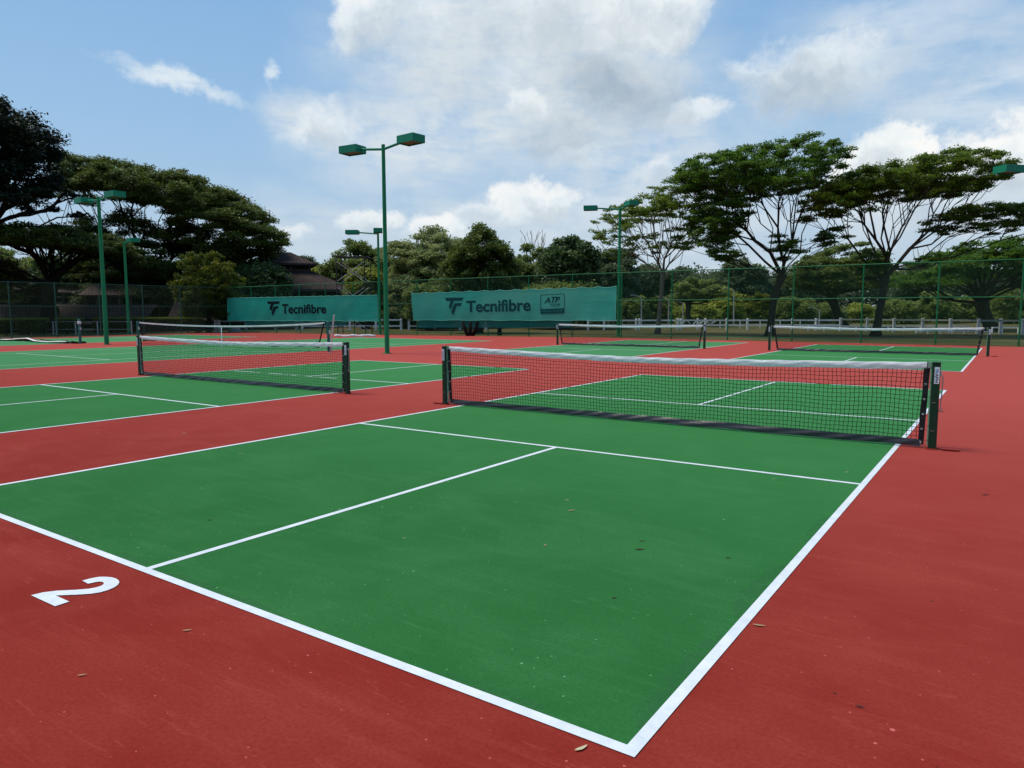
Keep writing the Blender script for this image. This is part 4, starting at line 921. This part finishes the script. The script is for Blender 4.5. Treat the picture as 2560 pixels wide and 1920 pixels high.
def skeleton(root, base, fork, tips, r0, mat, rs, trunk_pts=None, bend=.25, seg=1.6, fork_n=1, rmin=.022, power=2.3, side=6):
    # greedy branching: every tip is joined to the nearest node that keeps the route to the fork short
    nodes = [np.array(fork, float)]; par = [-1]; plen = [0.0]
    tips = sorted(tips, key=lambda t: np.linalg.norm(np.array(t) - fork)); ends = []
    for t in tips:
        t = np.array(t, float); N = np.array(nodes); d = np.linalg.norm(N - t, axis=1); up = t[2] - N[:, 2]
        cost = d + .80 * np.array(plen) + np.where(up < .1 * d, 2.0 * (.1 * d - up), 0)
        i = int(np.argmin(cost)); a = nodes[i]; L = d[i]; k = max(2, int(L / seg) + 1); prev = i
        side_v = rs.normal(size=3) * bend * L * .28; sag = np.array([0, 0, 1.0]) * bend * L * .10
        hor = t - a
        for j in range(1, k + 1):
            f = j / k; p = a + hor * f + side_v * math.sin(math.pi * f) * (1 if j < k else 0) - sag * math.sin(math.pi * f) + (rs.normal(size=3) * .05 * min(L, 2) if j < k else 0)
            nodes.append(p); par.append(prev); plen.append(plen[prev] + np.linalg.norm(p - nodes[prev])); prev = len(nodes) - 1
        ends.append(prev)
    n = len(nodes); w = np.zeros(n)
    for e in ends: w[e] += 1
    for i in range(n - 1, 0, -1): w[par[i]] += w[i]
    tot = max(w[0], 1); rad = r0 * .88 * (w / tot) ** (1 / power); rad = np.maximum(rad, rmin)
    mb = MB(); kids = {}
    for i in range(1, n): kids.setdefault(par[i], []).append(i)
    done = set()
    def chain(i, first):
        pts = [nodes[first]]; rr = [min(rad[first], rad[i] * 1.25)]; cur = i
        while True:
            pts.append(nodes[cur]); rr.append(rad[cur]); ks = kids.get(cur, [])
            if not ks: break
            ks = sorted(ks, key=lambda q: -w[q])
            for q in ks[1:]: stack.append((q, cur))
            cur = ks[0]
        rr[-1] *= .5
        mb.tube(pts, rr, side if rr[0] > .08 else 4, False)
    stack = [(q, 0) for q in kids.get(0, [])]
    while stack:
        i, f = stack.pop(); chain(i, f)
    tp = [np.array(p, float) for p in (trunk_pts or [base, fork])]
    pts = []; rr = []
    for a, b in zip(tp[:-1], tp[1:]):
        for f in (0, .25, .5, .75): pts.append(a * (1 - f) + b * f)
    pts.append(tp[-1] + (tp[-1] - tp[-2]) / np.linalg.norm(tp[-1] - tp[-2]) * .15); n_ = len(pts)
    for i in range(n_):
        f = i / (n_ - 1); rr.append(r0 * (1 + .8 * math.exp(-f * 14) + .28 * max(0, f - .8) * 5 - .05 * f + .05 * math.sin(i * 2.1)))
    mb.tube(pts, rr, 12, True)
    return mb.build('trunk', mat, root, smooth=True)
def prof(pl, u):
    us = [p[0] for p in pl]; return float(np.interp(u, us, [p[1] for p in pl])), float(np.interp(u, us, [p[2] for p in pl]))
def env_pads(pl, D, dep, n, pr, rs, flat=.3, shade=.4, topbias=1.5, sv=.15):
    pads = []; u0, u1 = pl[0][0], pl[-1][0]; cu = (u0 + u1) / 2; hu = (u1 - u0) / 2; px = FPX / D / K
    pr_px = pr * px
    for _ in range(n * 3):
        if len(pads) >= n: break
        q = rs.uniform(-1, 1); w = rs.uniform(-1, 1)
        if q * q + w * w > 1: continue
        u = cu + q * (hu - pr_px * .8); vt, vb = prof(pl, u); f = rs.uniform(0, 1) ** topbias
        hgt = vb - vt; cen = vt + hgt * .8; vt2 = cen - (cen - vt) * math.sqrt(max(.05, 1 - .75 * w * w))
        v = vt2 + pr_px * flat * .9 + f * max(1, vb - vt2 - pr_px * flat)
        P = at(u * K, v * K, D) + FW * w * dep
        k = pr * rs.uniform(.7, 1.3); pads.append((P, k, k * rs.uniform(.8, 1.2), k * flat, shade + rs.uniform(-sv, sv) + .12 * (1 - f)))
    return pads
TG = {}
def tree(name, label, cat, base_px, D, forkv, layers, mat, bark, r0, leaf=.2, per=260, up=.5, seed=0, tipn=None, group=None, forku=None, z0=-.02, bend=.25, aspect=.5, flat_top=True, droop=.15, seg=1.6, trunkmid=None, rmin=.018, extra_tips=(), power=2.0):
    rs = np.random.default_rng(seed); base = at(base_px * K, 780, D) * [1, 1, 0] + [0, 0, z0 - .1]; root = empty(name, base + [0, 0, .1])
    fork = at((forku or base_px) * K, forkv * K, D); pads = []
    for L in layers: pads += env_pads(L[0], D, L[1], L[2], L[3], rs, *L[4:])
    tips = [p[0] - [0, 0, p[3] * .3] for p in pads]
    if tipn and len(tips) > tipn: tips = [tips[i] for i in rs.choice(len(tips), tipn, replace=False)]
    tips += [at(u * K, v * K, D) + FW * w for u, v, w in extra_tips]
    tips = [t for t in tips if t[2] > fork[2] - 2.5]
    tp = [base] + ([at(trunkmid[0] * K, trunkmid[1] * K, D)] if trunkmid else []) + [fork]
    skeleton(root, base, fork, tips, r0, bark, rs, tp, bend=bend, seg=seg, rmin=rmin, power=power)
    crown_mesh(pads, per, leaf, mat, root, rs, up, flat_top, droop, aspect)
    return tag(root, label, cat, group)
UG = 'umbrella-shaped rain trees on the right'
# the three big rain trees on the right  (layer = profile[(u, top, bottom)], half depth m, pads, pad radius m, flatness, shade, top bias)
tree('rain_tree', 'tall dark umbrella tree with fanned bare limbs, left one of the big pair', 'tree', 1664, 43.5, 597,
     [([(1435, 372, 400), (1480, 338, 410), (1540, 330, 415), (1600, 315, 420), (1650, 302, 425), (1720, 292, 415), (1780, 298, 405), (1820, 302, 400), (1845, 318, 385)], 4.6, 350, .66, .46, .36, 1.0),
      ([(1480, 410, 470), (1560, 420, 500), (1640, 425, 500)], 3.0, 50, .6, .4, .26),
      ([(1515, 495, 560), (1600, 480, 565)], 1.6, 15, .8, .34, .42), ([(1640, 505, 560), (1745, 500, 560)], 2.0, 12, .75, .3, .22), ([(1745, 500, 545), (1840, 480, 520)], 1.5, 14, .6, .3, .2), ([(1470, 440, 520), (1560, 450, 560), (1620, 460, 560)], 3.0, 60, .6, .42, .40)],
     M['leaf_rain'], M['bark'], .20, leaf=.15, per=520, seed=11, group=UG, forku=1690, trunkmid=(1672, 640), aspect=.42, bend=.3, extra_tips=((1855, 468, 0), (1800, 500, .5), (1560, 555, -.5)))
tree('rain_tree', 'umbrella tree with a long low limb reaching right, right one of the big pair', 'tree', 1893, 42.5, 598,
     [([(1780, 392, 430), (1815, 372, 432), (1850, 355, 430), (1900, 348, 425), (1950, 340, 420), (2010, 326, 425), (2060, 320, 420), (2110, 334, 412), (2150, 350, 395), (2185, 378, 400)], 4.3, 310, .66, .46, .34, 1.0),
      ([(1725, 430, 468), (1780, 396, 472), (1830, 388, 465), (1885, 400, 455)], 2.6, 95, .66, .42, .66),
      ([(1985, 470, 510), (2060, 442, 505), (2130, 435, 500), (2212, 430, 500), (2290, 440, 510)], 2.6, 120, .62, .36, .26), ([(1950, 550, 575), (2060, 540, 565)], 1.0, 5, .5, .3, .2),
      ([(1830, 540, 600), (1880, 530, 590), (1930, 545, 610)], 1.2, 12, .6, .5, .1)],
     M['leaf_rainy'], M['bark'], .21, leaf=.15, per=520, seed=12, group=UG, forku=1912, trunkmid=(1905, 645), aspect=.42, bend=.3, extra_tips=((2100, 540, 0), (2160, 520, 0), (2250, 495, 0)))
tree('rain_tree', 'thin grey-barked tree with sparse spreading crown, right of the lamp pole', 'tree', 1421, 48, 592,
     [([(1265, 500, 530), (1300, 455, 520), (1350, 428, 500), (1400, 398, 470), (1450, 385, 470), (1510, 392, 480), (1570, 420, 500)], 3.4, 170, .62, .42, .6, .95),
      ([(1290, 500, 560), (1360, 505, 560), (1480, 480, 540), (1560, 470, 520)], 2.6, 60, .6, .4, .4)],
     M['leaf_rainy'], M['bark_grey'], .145, leaf=.16, per=320, seed=13, group=UG, forku=1432, trunkmid=(1428, 640), aspect=.42, bend=.35)
BG_ = 'spreading trees behind the white fences'
tree('spreading_tree', 'mid-distance spreading tree between the two big umbrella trunks', 'tree', 1822, 66, 640,
     [([(1690, 590, 615), (1740, 545, 620), (1790, 515, 625), (1850, 512, 625), (1900, 540, 625), (1940, 570, 625)], 5, 170, 1.2, .4, .22, .9)], M['leaf_mid'], M['bark'], .38, leaf=.28, per=170, seed=21, group=BG_, forku=1795, aspect=.45)
tree('spreading_tree', 'broad umbrella tree with brown inner branches at the far right edge', 'tree', 2146, 54, 655,
     [([(1925, 605, 625), (1990, 575, 620), (2040, 540, 610), (2090, 518, 600), (2150, 508, 600), (2212, 520, 600), (2300, 550, 610), (2350, 585, 620)], 6, 220, 1.1, .32, .3, 1.2)], M['leaf_rain'], M['bark'], .42, leaf=.23, per=210, seed=22, group=BG_, forku=2120, aspect=.42, bend=.35)
tree('spreading_tree', 'small olive tree right of the grey-barked trunk', 'tree', 1487, 70, 655,
     [([(1440, 640, 655), (1470, 600, 650), (1510, 588, 645), (1550, 605, 650), (1580, 635, 655)], 3, 44, 1.0, .45, .4, 1.0)], M['leaf_mid'], M['bark'], .25, leaf=.3, per=120, seed=23, group=BG_)
LG = 'dark rain trees at the left'
tree('rain_tree', 'huge dark dome-crowned rain tree filling the left background', 'tree', 330, 68, 640,
     [([(118, 372, 440), (160, 345, 440), (200, 330, 430), (250, 342, 430), (300, 352, 440), (350, 363, 450), (400, 360, 460), (450, 373, 480), (500, 398, 500), (545, 432, 530), (580, 462, 550), (612, 498, 570), (640, 535, 585)], 8, 420, 1.25, .5, .48, .95),
      ([(150, 450, 600), (200, 450, 640), (300, 440, 670), (400, 450, 670), (500, 490, 660), (610, 540, 620)], 7, 300, 1.5, .55, .24, 1.0)], M['leaf_darkbrown'], M['bark_black'], .5, leaf=.24, per=280, seed=31, group=LG, forku=335, aspect=.42, tipn=150)
tree('rain_tree', 'dark tree with many bare limbs rising behind the tiled roofs at left', 'tree', 98, 54, 610,
     [([(-60, 500, 540), (0, 480, 530), (60, 475, 535), (130, 478, 540), (200, 490, 545), (260, 515, 550), (300, 545, 590)], 5, 240, 1.0, .45, .32, .9), ([(-70, 530, 650), (0, 545, 650), (50, 560, 620)], 3, 60, 1.1, .6, .5)], M['leaf_darkbrown'], M['bark_black'], .5, leaf=.24, per=220, seed=32, group=LG, forku=108, aspect=.42, extra_tips=((20, 420, 0), (60, 400, 1), (150, 400, 0), (170, 420, -1), (90, 430, 0), (0, 450, 1), (190, 440, 1)))
tree('rain_tree', 'tall near-black dense tree at the top left edge', 'tree', -60, 50, 500,
     [([(-170, 260, 430), (-90, 190, 430), (-20, 190, 420), (10, 196, 415), (50, 218, 410), (80, 255, 400), (108, 300, 395), (122, 340, 385)], 5, 150, 1.25, .62, .25, .9), ([(-60, 400, 480), (100, 385, 460), (180, 400, 450)], 3.5, 34, .8, .35, .2)], M['leaf_black'], M['bark_black'], .6, leaf=.25, per=240, seed=33, group=LG, tipn=90, flat_top=False, extra_tips=((150, 410, 0), (120, 440, 0), (185, 430, 0), (60, 460, 0)))
tree('round_tree', 'bright green round-crowned tree with orange new leaves before the pavilion', 'tree', 450, 54, 650,
     [([(373, 600, 640), (385, 560, 650), (405, 540, 655), (435, 529, 655), (460, 528, 655), (490, 540, 655), (515, 575, 650), (532, 610, 650)], 2.6, 230, .50, .8, .42, .8, .16), ([(385, 620, 690), (525, 620, 680)], 2.3, 70, .55, .8, .2, .8, .1)], M['leaf_bright'], M['bark_black'], .16, leaf=.17, per=420, seed=34, flat_top=False, droop=0, up=.3, tipn=40)
# dome trees: (u0, u1, vtop, vbot, D, material, kind of pad, label)
def dome(u0, u1, vt, vb, D, mat, label, seed, group, n=70, pr=1.2, flat=.55, per=120, leaf=.32, shade=.35, skew=0.0, name='broadleaf_tree', trunk_v=None, bark=None, r0=.3, tipn=40, power=.5, tb=.9):
    us = np.linspace(-1, 1, 11); pl = []
    rg = random.Random(seed)
    for q in us:
        h = (1 - abs(q) ** 2.2) ** power; qq = q + skew * (1 - q * q)
        top = vb - (vb - vt) * max(.12, h) * rg.uniform(.88, 1.0); pl.append(((u0 + u1) / 2 + qq * (u1 - u0) / 2, top, vb))
    dep = (u1 - u0) / 2 * K / FPX * D * .8; n = int(n * 2.3); pr *= .92; leaf *= 1.0; per = int(per * 1.7); flat = max(flat, .5)
    return tree(name, label, 'tree', (u0 + u1) / 2, D, trunk_v or (vb + (vb - vt) * .1), [(pl, min(dep, 6), n, pr, flat, shade, tb, .22)], mat, bark or M['bark'], r0, leaf=leaf, per=per, seed=seed, group=group, flat_top=flat < .5, tipn=tipn, up=.35)
MG = 'trees behind the middle of the fence'
dome(798, 1060, 466, 690, 66, M['leaf_pale'], 'pale feathery spreading tree right of the tallest lamp pole', 41, MG, 120, 1.2, .35, 150, .24, .5, name='spreading_tree', trunk_v=655, tipn=120, power=.3)
dome(940, 1128, 466, 660, 50, M['leaf_darkbrown'], 'dark ragged tree standing just behind the wide banner', 42, MG, 130, .75, .8, 230, .20, .45, skew=.1, trunk_v=640, r0=.22)
dome(676, 880, 500, 700, 78, M['leaf_mid'], 'mid green tree behind the scaffold tower', 43, MG, 100, 1.4, .5, 110, .32, .45)
dome(645, 760, 540, 660, 95, M['leaf_yellow'], 'pale yellow-green tree just right of the pavilion roof', 44, MG, 60, 1.2, .6, 110, .34, .6)
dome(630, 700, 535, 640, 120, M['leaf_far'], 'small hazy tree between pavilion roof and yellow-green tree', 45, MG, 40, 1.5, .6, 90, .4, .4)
dome(740, 840, 560, 668, 64, M['leaf_yellow'], 'olive bush behind the scaffold base', 46, MG, 70, 1.0, .6, 130, .27, .35, name='tall_shrub')
dome(1045, 1240, 494, 700, 72, M['leaf_mid'], 'mid green tree between dark ragged tree and round dark tree', 47, MG, 90, 1.3, .45, 120, .3, .38)
dome(1148, 1308, 488, 665, 64, M['leaf_dark'], 'dense round dark green tree left of the lamp pole', 48, MG, 110, 1.15, .6, 170, .28, .40)
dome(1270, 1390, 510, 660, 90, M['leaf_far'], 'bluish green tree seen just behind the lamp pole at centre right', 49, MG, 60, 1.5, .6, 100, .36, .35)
dome(1100, 1345, 590, 672, 62, M['leaf_mid'], 'low feathery olive tree spreading above the wide banner', 50, MG, 80, 1.2, .4, 120, .27, .45, name='spreading_tree')
dome(860, 1000, 595, 680, 58, M['leaf_mid'], 'shrubby green tree left of the wide banner', 51, MG, 80, 1.0, .6, 130, .25, .35, name='tall_shrub')
FG_ = 'dark green trees on the skyline at the right'
for i, (u0, u1, vt, vb, lab) in enumerate(((1340, 1440, 562, 650, 'skyline tree just left of the grey-barked trunk'), (1425, 1520, 568, 650, 'lowest skyline tree right of the grey-barked trunk'), (1500, 1600, 575, 650, 'skyline tree in the sky gap left of the big umbrella tree'),
        (1548, 1668, 540, 650, 'tallest skyline tree, directly left of the big umbrella trunk'), (1660, 1760, 575, 650, 'skyline tree just right of the big umbrella trunk'), (1930, 2040, 585, 650, 'skyline tree right of the second umbrella trunk'),)):
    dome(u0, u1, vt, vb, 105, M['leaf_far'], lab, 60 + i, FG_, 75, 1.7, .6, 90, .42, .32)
YG = 'young yellow-green trees and shrubs behind the paddock rails'
yl = ['left of the lamp pole', 'just right of the lamp pole', 'behind the grey-barked trunk', 'under the small olive tree', 'with the yellowest leaves, by the tallest street lamp', 'just left of the big umbrella trunk', 'just right of the big umbrella trunk', 'in the shade between the umbrella trunks', 'left of the second umbrella trunk', 'right of the second umbrella trunk', 'below the broad right umbrella tree', 'beside the right edge trunk', 'at the far right edge']
for i, (u0, u1, vt, mt, sh) in enumerate(((1240, 1335, 640, 'leaf_mid', .4), (1330, 1405, 628, 'leaf_mid', .4), (1385, 1470, 632, 'leaf_yellow', .35), (1455, 1560, 640, 'leaf_yellow', .5), (1530, 1610, 612, 'leaf_yellow', .75), (1590, 1680, 622, 'leaf_bright', .5), (1665, 1765, 628, 'leaf_mid', .4),
        (1740, 1835, 640, 'leaf_mid', .35), (1820, 1905, 645, 'leaf_yellow', .5), (1890, 1985, 632, 'leaf_mid', .45), (1970, 2070, 618, 'leaf_mid', .5), (2050, 2150, 625, 'leaf_mid', .45), (2135, 2240, 612, 'leaf_mid', .5))):
    dome(u0, u1, vt, 706, 82 + (i % 3) * 4, M[mt], 'leafy young tree ' + yl[i], 80 + i, YG, 70, 1.1, .6, 110, .34, sh, name='young_tree', r0=.12, trunk_v=700)
UG2 = 'shrubs along the rail fence behind the middle of the courts'
for i, (u0, u1, vt, mt, lab) in enumerate(((600, 690, 660, 'leaf_mid', 'green shrub between the pavilion and the scaffold'), (670, 760, 640, 'leaf_mid', 'olive shrub in line with the scaffold tower'), (745, 835, 632, 'leaf_yellow', 'light green shrub behind the distant lamp pole'), (820, 905, 628, 'leaf_mid', 'green shrub in the gap between the banners'),
        (890, 990, 635, 'leaf_dark', 'dark shrub behind the logo of the wide banner'), (975, 1075, 630, 'leaf_mid', 'olive shrub above the word on the wide banner'), (1060, 1160, 625, 'leaf_dark', 'dark shrub behind the middle of the wide banner'), (1145, 1250, 625, 'leaf_mid', 'green shrub above the boxed badge of the wide banner'), (1235, 1345, 620, 'leaf_mid', 'green shrub behind the right end of the wide banner'))):
    dome(u0, u1, vt, 712, 70 + (i % 3) * 3, M[mt], lab, 140 + i, UG2, 60, 1.1, .6, 110, .3, .35, name='tall_shrub', r0=.1, trunk_v=705)
WG = 'shaded dark trees behind the left buildings'
for i, (u0, u1, vt, vb, mt, lab) in enumerate(((-80, 90, 500, 690, 'leaf_mid', 'green sunlit tree at the left edge above the tiled roof'), (60, 240, 515, 690, 'leaf_dark', 'dark tree behind the leftmost lamp pole'), (200, 345, 515, 690, 'leaf_dark', 'dark tree behind the single-head lamp pole'), (310, 420, 555, 690, 'leaf_black', 'very dark tree left of the bright round tree'), (480, 640, 548, 690, 'leaf_dark', 'dark tree overhanging the left side of the pavilion'))):
    dome(u0, u1, vt, vb, 68 if i < 4 else 64, M[mt], lab, 110 + i, WG, 100, 1.4, .6, 130, .3, .3)
# bare tree
rs = np.random.default_rng(5); D = 110; b = at(1150 * K, 780, D) * [1, 1, 0]; root = empty('bare_tree', b)
tips = [at(rs.uniform(1122, 1182) * K, rs.uniform(497, 560) * K, D) + FW * rs.uniform(-2, 2) for _ in range(110)]
skeleton(root, b, at(1152 * K, 600 * K, D), tips, .22, M['bark_grey'], rs, bend=.2, rmin=.02, power=1.9); tag(root, 'leafless pale tree on the skyline left of the round dark tree', 'tree')
rs = np.random.default_rng(6); D = 100; b = at(2000 * K, 780, D) * [1, 1, 0]; root = empty('bare_tree', b)
tips = [at(rs.uniform(1975, 2035) * K, rs.uniform(520, 580) * K, D) + FW * rs.uniform(-2, 2) for _ in range(45)]
skeleton(root, b, at(2003 * K, 610 * K, D), tips, .16, M['bark_grey'], rs, bend=.2, rmin=.02, power=1.9); tag(root, 'small leafless tree under the long limb at right', 'tree')
# far wood closing the horizon
rs = np.random.default_rng(9); P_ = []; S_ = []
for i in range(520):
    u = rs.uniform(-500, 2900); D = rs.uniform(118, 150) if u > 640 else rs.uniform(72, 92)
    top = 596 + 14 * math.sin(u * .013) + 8 * math.sin(u * .05); v = rs.uniform(top, 690)
    c = at(u * K, v * K, D); n = 620; q = rs.normal(size=(n, 3)); q /= np.linalg.norm(q, axis=1)[:, None]; q *= (rs.uniform(.5, 1, n) ** .5)[:, None] * (3.4 if D > 100 else 2.3)
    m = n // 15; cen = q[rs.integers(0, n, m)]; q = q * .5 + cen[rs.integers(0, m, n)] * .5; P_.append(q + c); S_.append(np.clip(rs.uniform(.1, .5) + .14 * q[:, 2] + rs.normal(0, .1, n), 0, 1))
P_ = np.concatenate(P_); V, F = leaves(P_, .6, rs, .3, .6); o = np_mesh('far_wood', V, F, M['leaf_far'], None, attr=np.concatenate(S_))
tag(o, 'hazy mass of distant woodland closing the view behind everything', 'woodland', kind='stuff')
rs = np.random.default_rng(19); mbk = MB(); 
# stumps / thin trunks just behind the fence
for (u, vb, vt, r, lab, nst) in ((1176, 840, 812, .10, 'cluster of three dark thin stems below the wide banner', 3), (1249, 838, 812, .13, 'short dark stump below the wide banner', 1)):
    b = gnd(u, vb); root = empty('stump', b); mb = MB()
    for k in range(nst): mb.tube([b + RT * (k - (nst - 1) / 2) * .12, b + RT * (k - (nst - 1) / 2) * .32 + [0, 0, .4], b + RT * (k - (nst - 1) / 2) * .45 + [0, 0, .85]], [r * 1.3, r, r * .8], 9)
    mb.build('trunk', M['bark_black'], root, smooth=True); tag(root, lab, 'tree stump')

# clipped hedges
def hedge(u0, u1, vt, vb, D, label, name='clipped_bush', taper=.6, seed=0, dd=.5, sh=.3):
    rs = np.random.default_rng(seed); a = at(u0, 780, D) * [1, 1, 0]; b = at(u1, 780, D) * [1, 1, 0]; k = FPX / D; zt = CP[2] + (782 - vt) / k; L = np.linalg.norm(b - a)
    root = empty(name, (a + b) / 2); n = int(2600 * L * .9); f = rs.uniform(0, 1, n); s = rs.uniform(-1, 1, n); w = rs.uniform(-1, 1, n)
    # push to the shell
    ax_ = rs.integers(0, 3, n); f = np.where(ax_ == 0, 1 - .08 * rs.uniform(0, 1, n), f); w = np.where(ax_ == 1, -1 + .15 * rs.uniform(0, 1, n), w); s = np.where(ax_ == 2, np.sign(s) * (1 - .06 * rs.uniform(0, 1, n)), s)
    tw = taper + (1 - taper) * np.clip(f * 1.6, 0, 1); half = L / 2 - (1 - tw) * min(.55, L / 2 * .5)
    P = (a + b) / 2 + RT * (s * half)[:, None] + FW * (w * dd * (.7 + .3 * tw))[:, None]; P[:, 2] = .05 + f * (zt - .05) + rs.normal(0, .015, n)
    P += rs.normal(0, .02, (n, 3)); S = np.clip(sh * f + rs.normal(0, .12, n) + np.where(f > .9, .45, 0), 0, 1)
    V, F = leaves(P, .075, rs, .3, .6); np_mesh('foliage', V - np.array(root.location), F, M['leaf_hedge'], root, attr=S * .9)
    mb = MB(); q0, q1 = (a + b) / 2 - RT * (L / 2 - .12), (a + b) / 2 + RT * (L / 2 - .12)
    mb.prism([tuple((p + FW * e)[:2]) for p, e in ((q0 + RT * .3 * (L > 2), -.3), (q1 - RT * .3 * (L > 2), -.3), (q1 - RT * .3 * (L > 2), .3), (q0 + RT * .3 * (L > 2), .3))], .15, zt - .07); mb.build('inner_twigs', M['bark_black'], root)
    mb = MB()
    for q in np.arange(.5, max(.6, L), 1.0): mb.tube([a + RT * q, a + RT * q + [0, 0, .5]], .05, 6)
    mb.build('stem', M['bark_black'], root)
    return tag(root, label, 'hedge', 'clipped hedges beyond the left fence')
hedge(-45, 20, 797, 838, 46.5, 'clipped bush cut off by the left edge', seed=1); hedge(48, 110, 796, 838, 47, 'left of the two separate clipped square bushes', seed=2); hedge(147, 199, 796, 838, 49, 'right of the two separate clipped square bushes', seed=3)
hedge(239, 500, 795, 836, 52, 'long clipped hedge behind the single-head lamp pole', name='long_hedge', taper=.9, seed=4)

# ------------------------------------------------------------------ fallen leaves on the court
LV = [(1429, 1276, .05, 1, 'tan leaf', .4), (1600, 1373, .055, 2, 'dark curled leaf', .05), (1605, 1352, .035, 2, 'small dark leaf', .2), (1363, 1363, .035, 1, 'small tan leaf', 1.2), (1418, 1250, .03, 3, 'pale leaf', .1), (1898, 1563, .05, 1, 'tan leaf', -.3), (1536, 1494, .03, 2, 'round dark leaf', .5), (2117, 1180, .035, 3, 'pale leaf', .1),
      (1935, 1197, .025, 3, 'tiny pale leaf', .3), (469, 1575, .035, 1, 'tan leaf', .3), (601, 1134, .04, 1, 'tan leaf', .1), (461, 1083, .045, 3, 'pale twig-like leaf', .2), (205, 1687, .03, 1, 'tan leaf', .3), (2464, 1236, .06, 2, 'curved dark leaf', .2), (1454, 1870, .045, 3, 'pale curled shaving', .6), (2150, 1765, .03, 2, 'dark leaf', -.4), (246, 1084, .04, 1, 'tan leaf', .4), (2330, 1501, .02, 2, 'tiny dark leaf', 0), (1010, 1345, .02, 3, 'tiny pale leaf', 0)]
where = ['near the middle of the near service box', 'right of centre on the green', 'just above the dark curled leaf', 'left of the dark curled leaf', 'beside the tan leaf near the centre', 'on the red beside the right sideline', 'low right on the green court', 'by the right end of the kitchen line', 'left of the leaf by the right sideline', 'on the red right of the painted number', 'on the green near the left sideline', 'on the red between the two courts', 'on the red below the painted number', 'on the red right of the nearest net post', 'just below the near baseline corner', 'on the red at lower right', 'on the red strip at left', 'on the red at right', 'on the green left of centre line']
for i, (u, v, s, m, nm, rz) in enumerate(LV):
    p = gnd(u, v, .0055); s *= .62; mb = MB(); n = 8; rows_ = []
    for k in range(n + 1):
        f = k / n; w = .24 * math.sin(math.pi * f ** .85) ** .9 + .01; x = (f - .5) * 2; z = .05 * x * x
        rows_.append([(x * s, (-w + .12 * x * x) * s, z * s + w * .12 * s), (x * s, .12 * x * x * s, z * s), (x * s, (w + .12 * x * x) * s, z * s + w * .14 * s)])
    mb.grid(rows_); o = mb.build('fallen_leaf', M['litter%d' % m]); o.location = p; o.rotation_euler = (0, 0, CRZ + rz)
    tag(o, nm + ' lying ' + where[i], 'leaf', 'fallen leaves on the courts')

sc.render.engine = 'CYCLES'
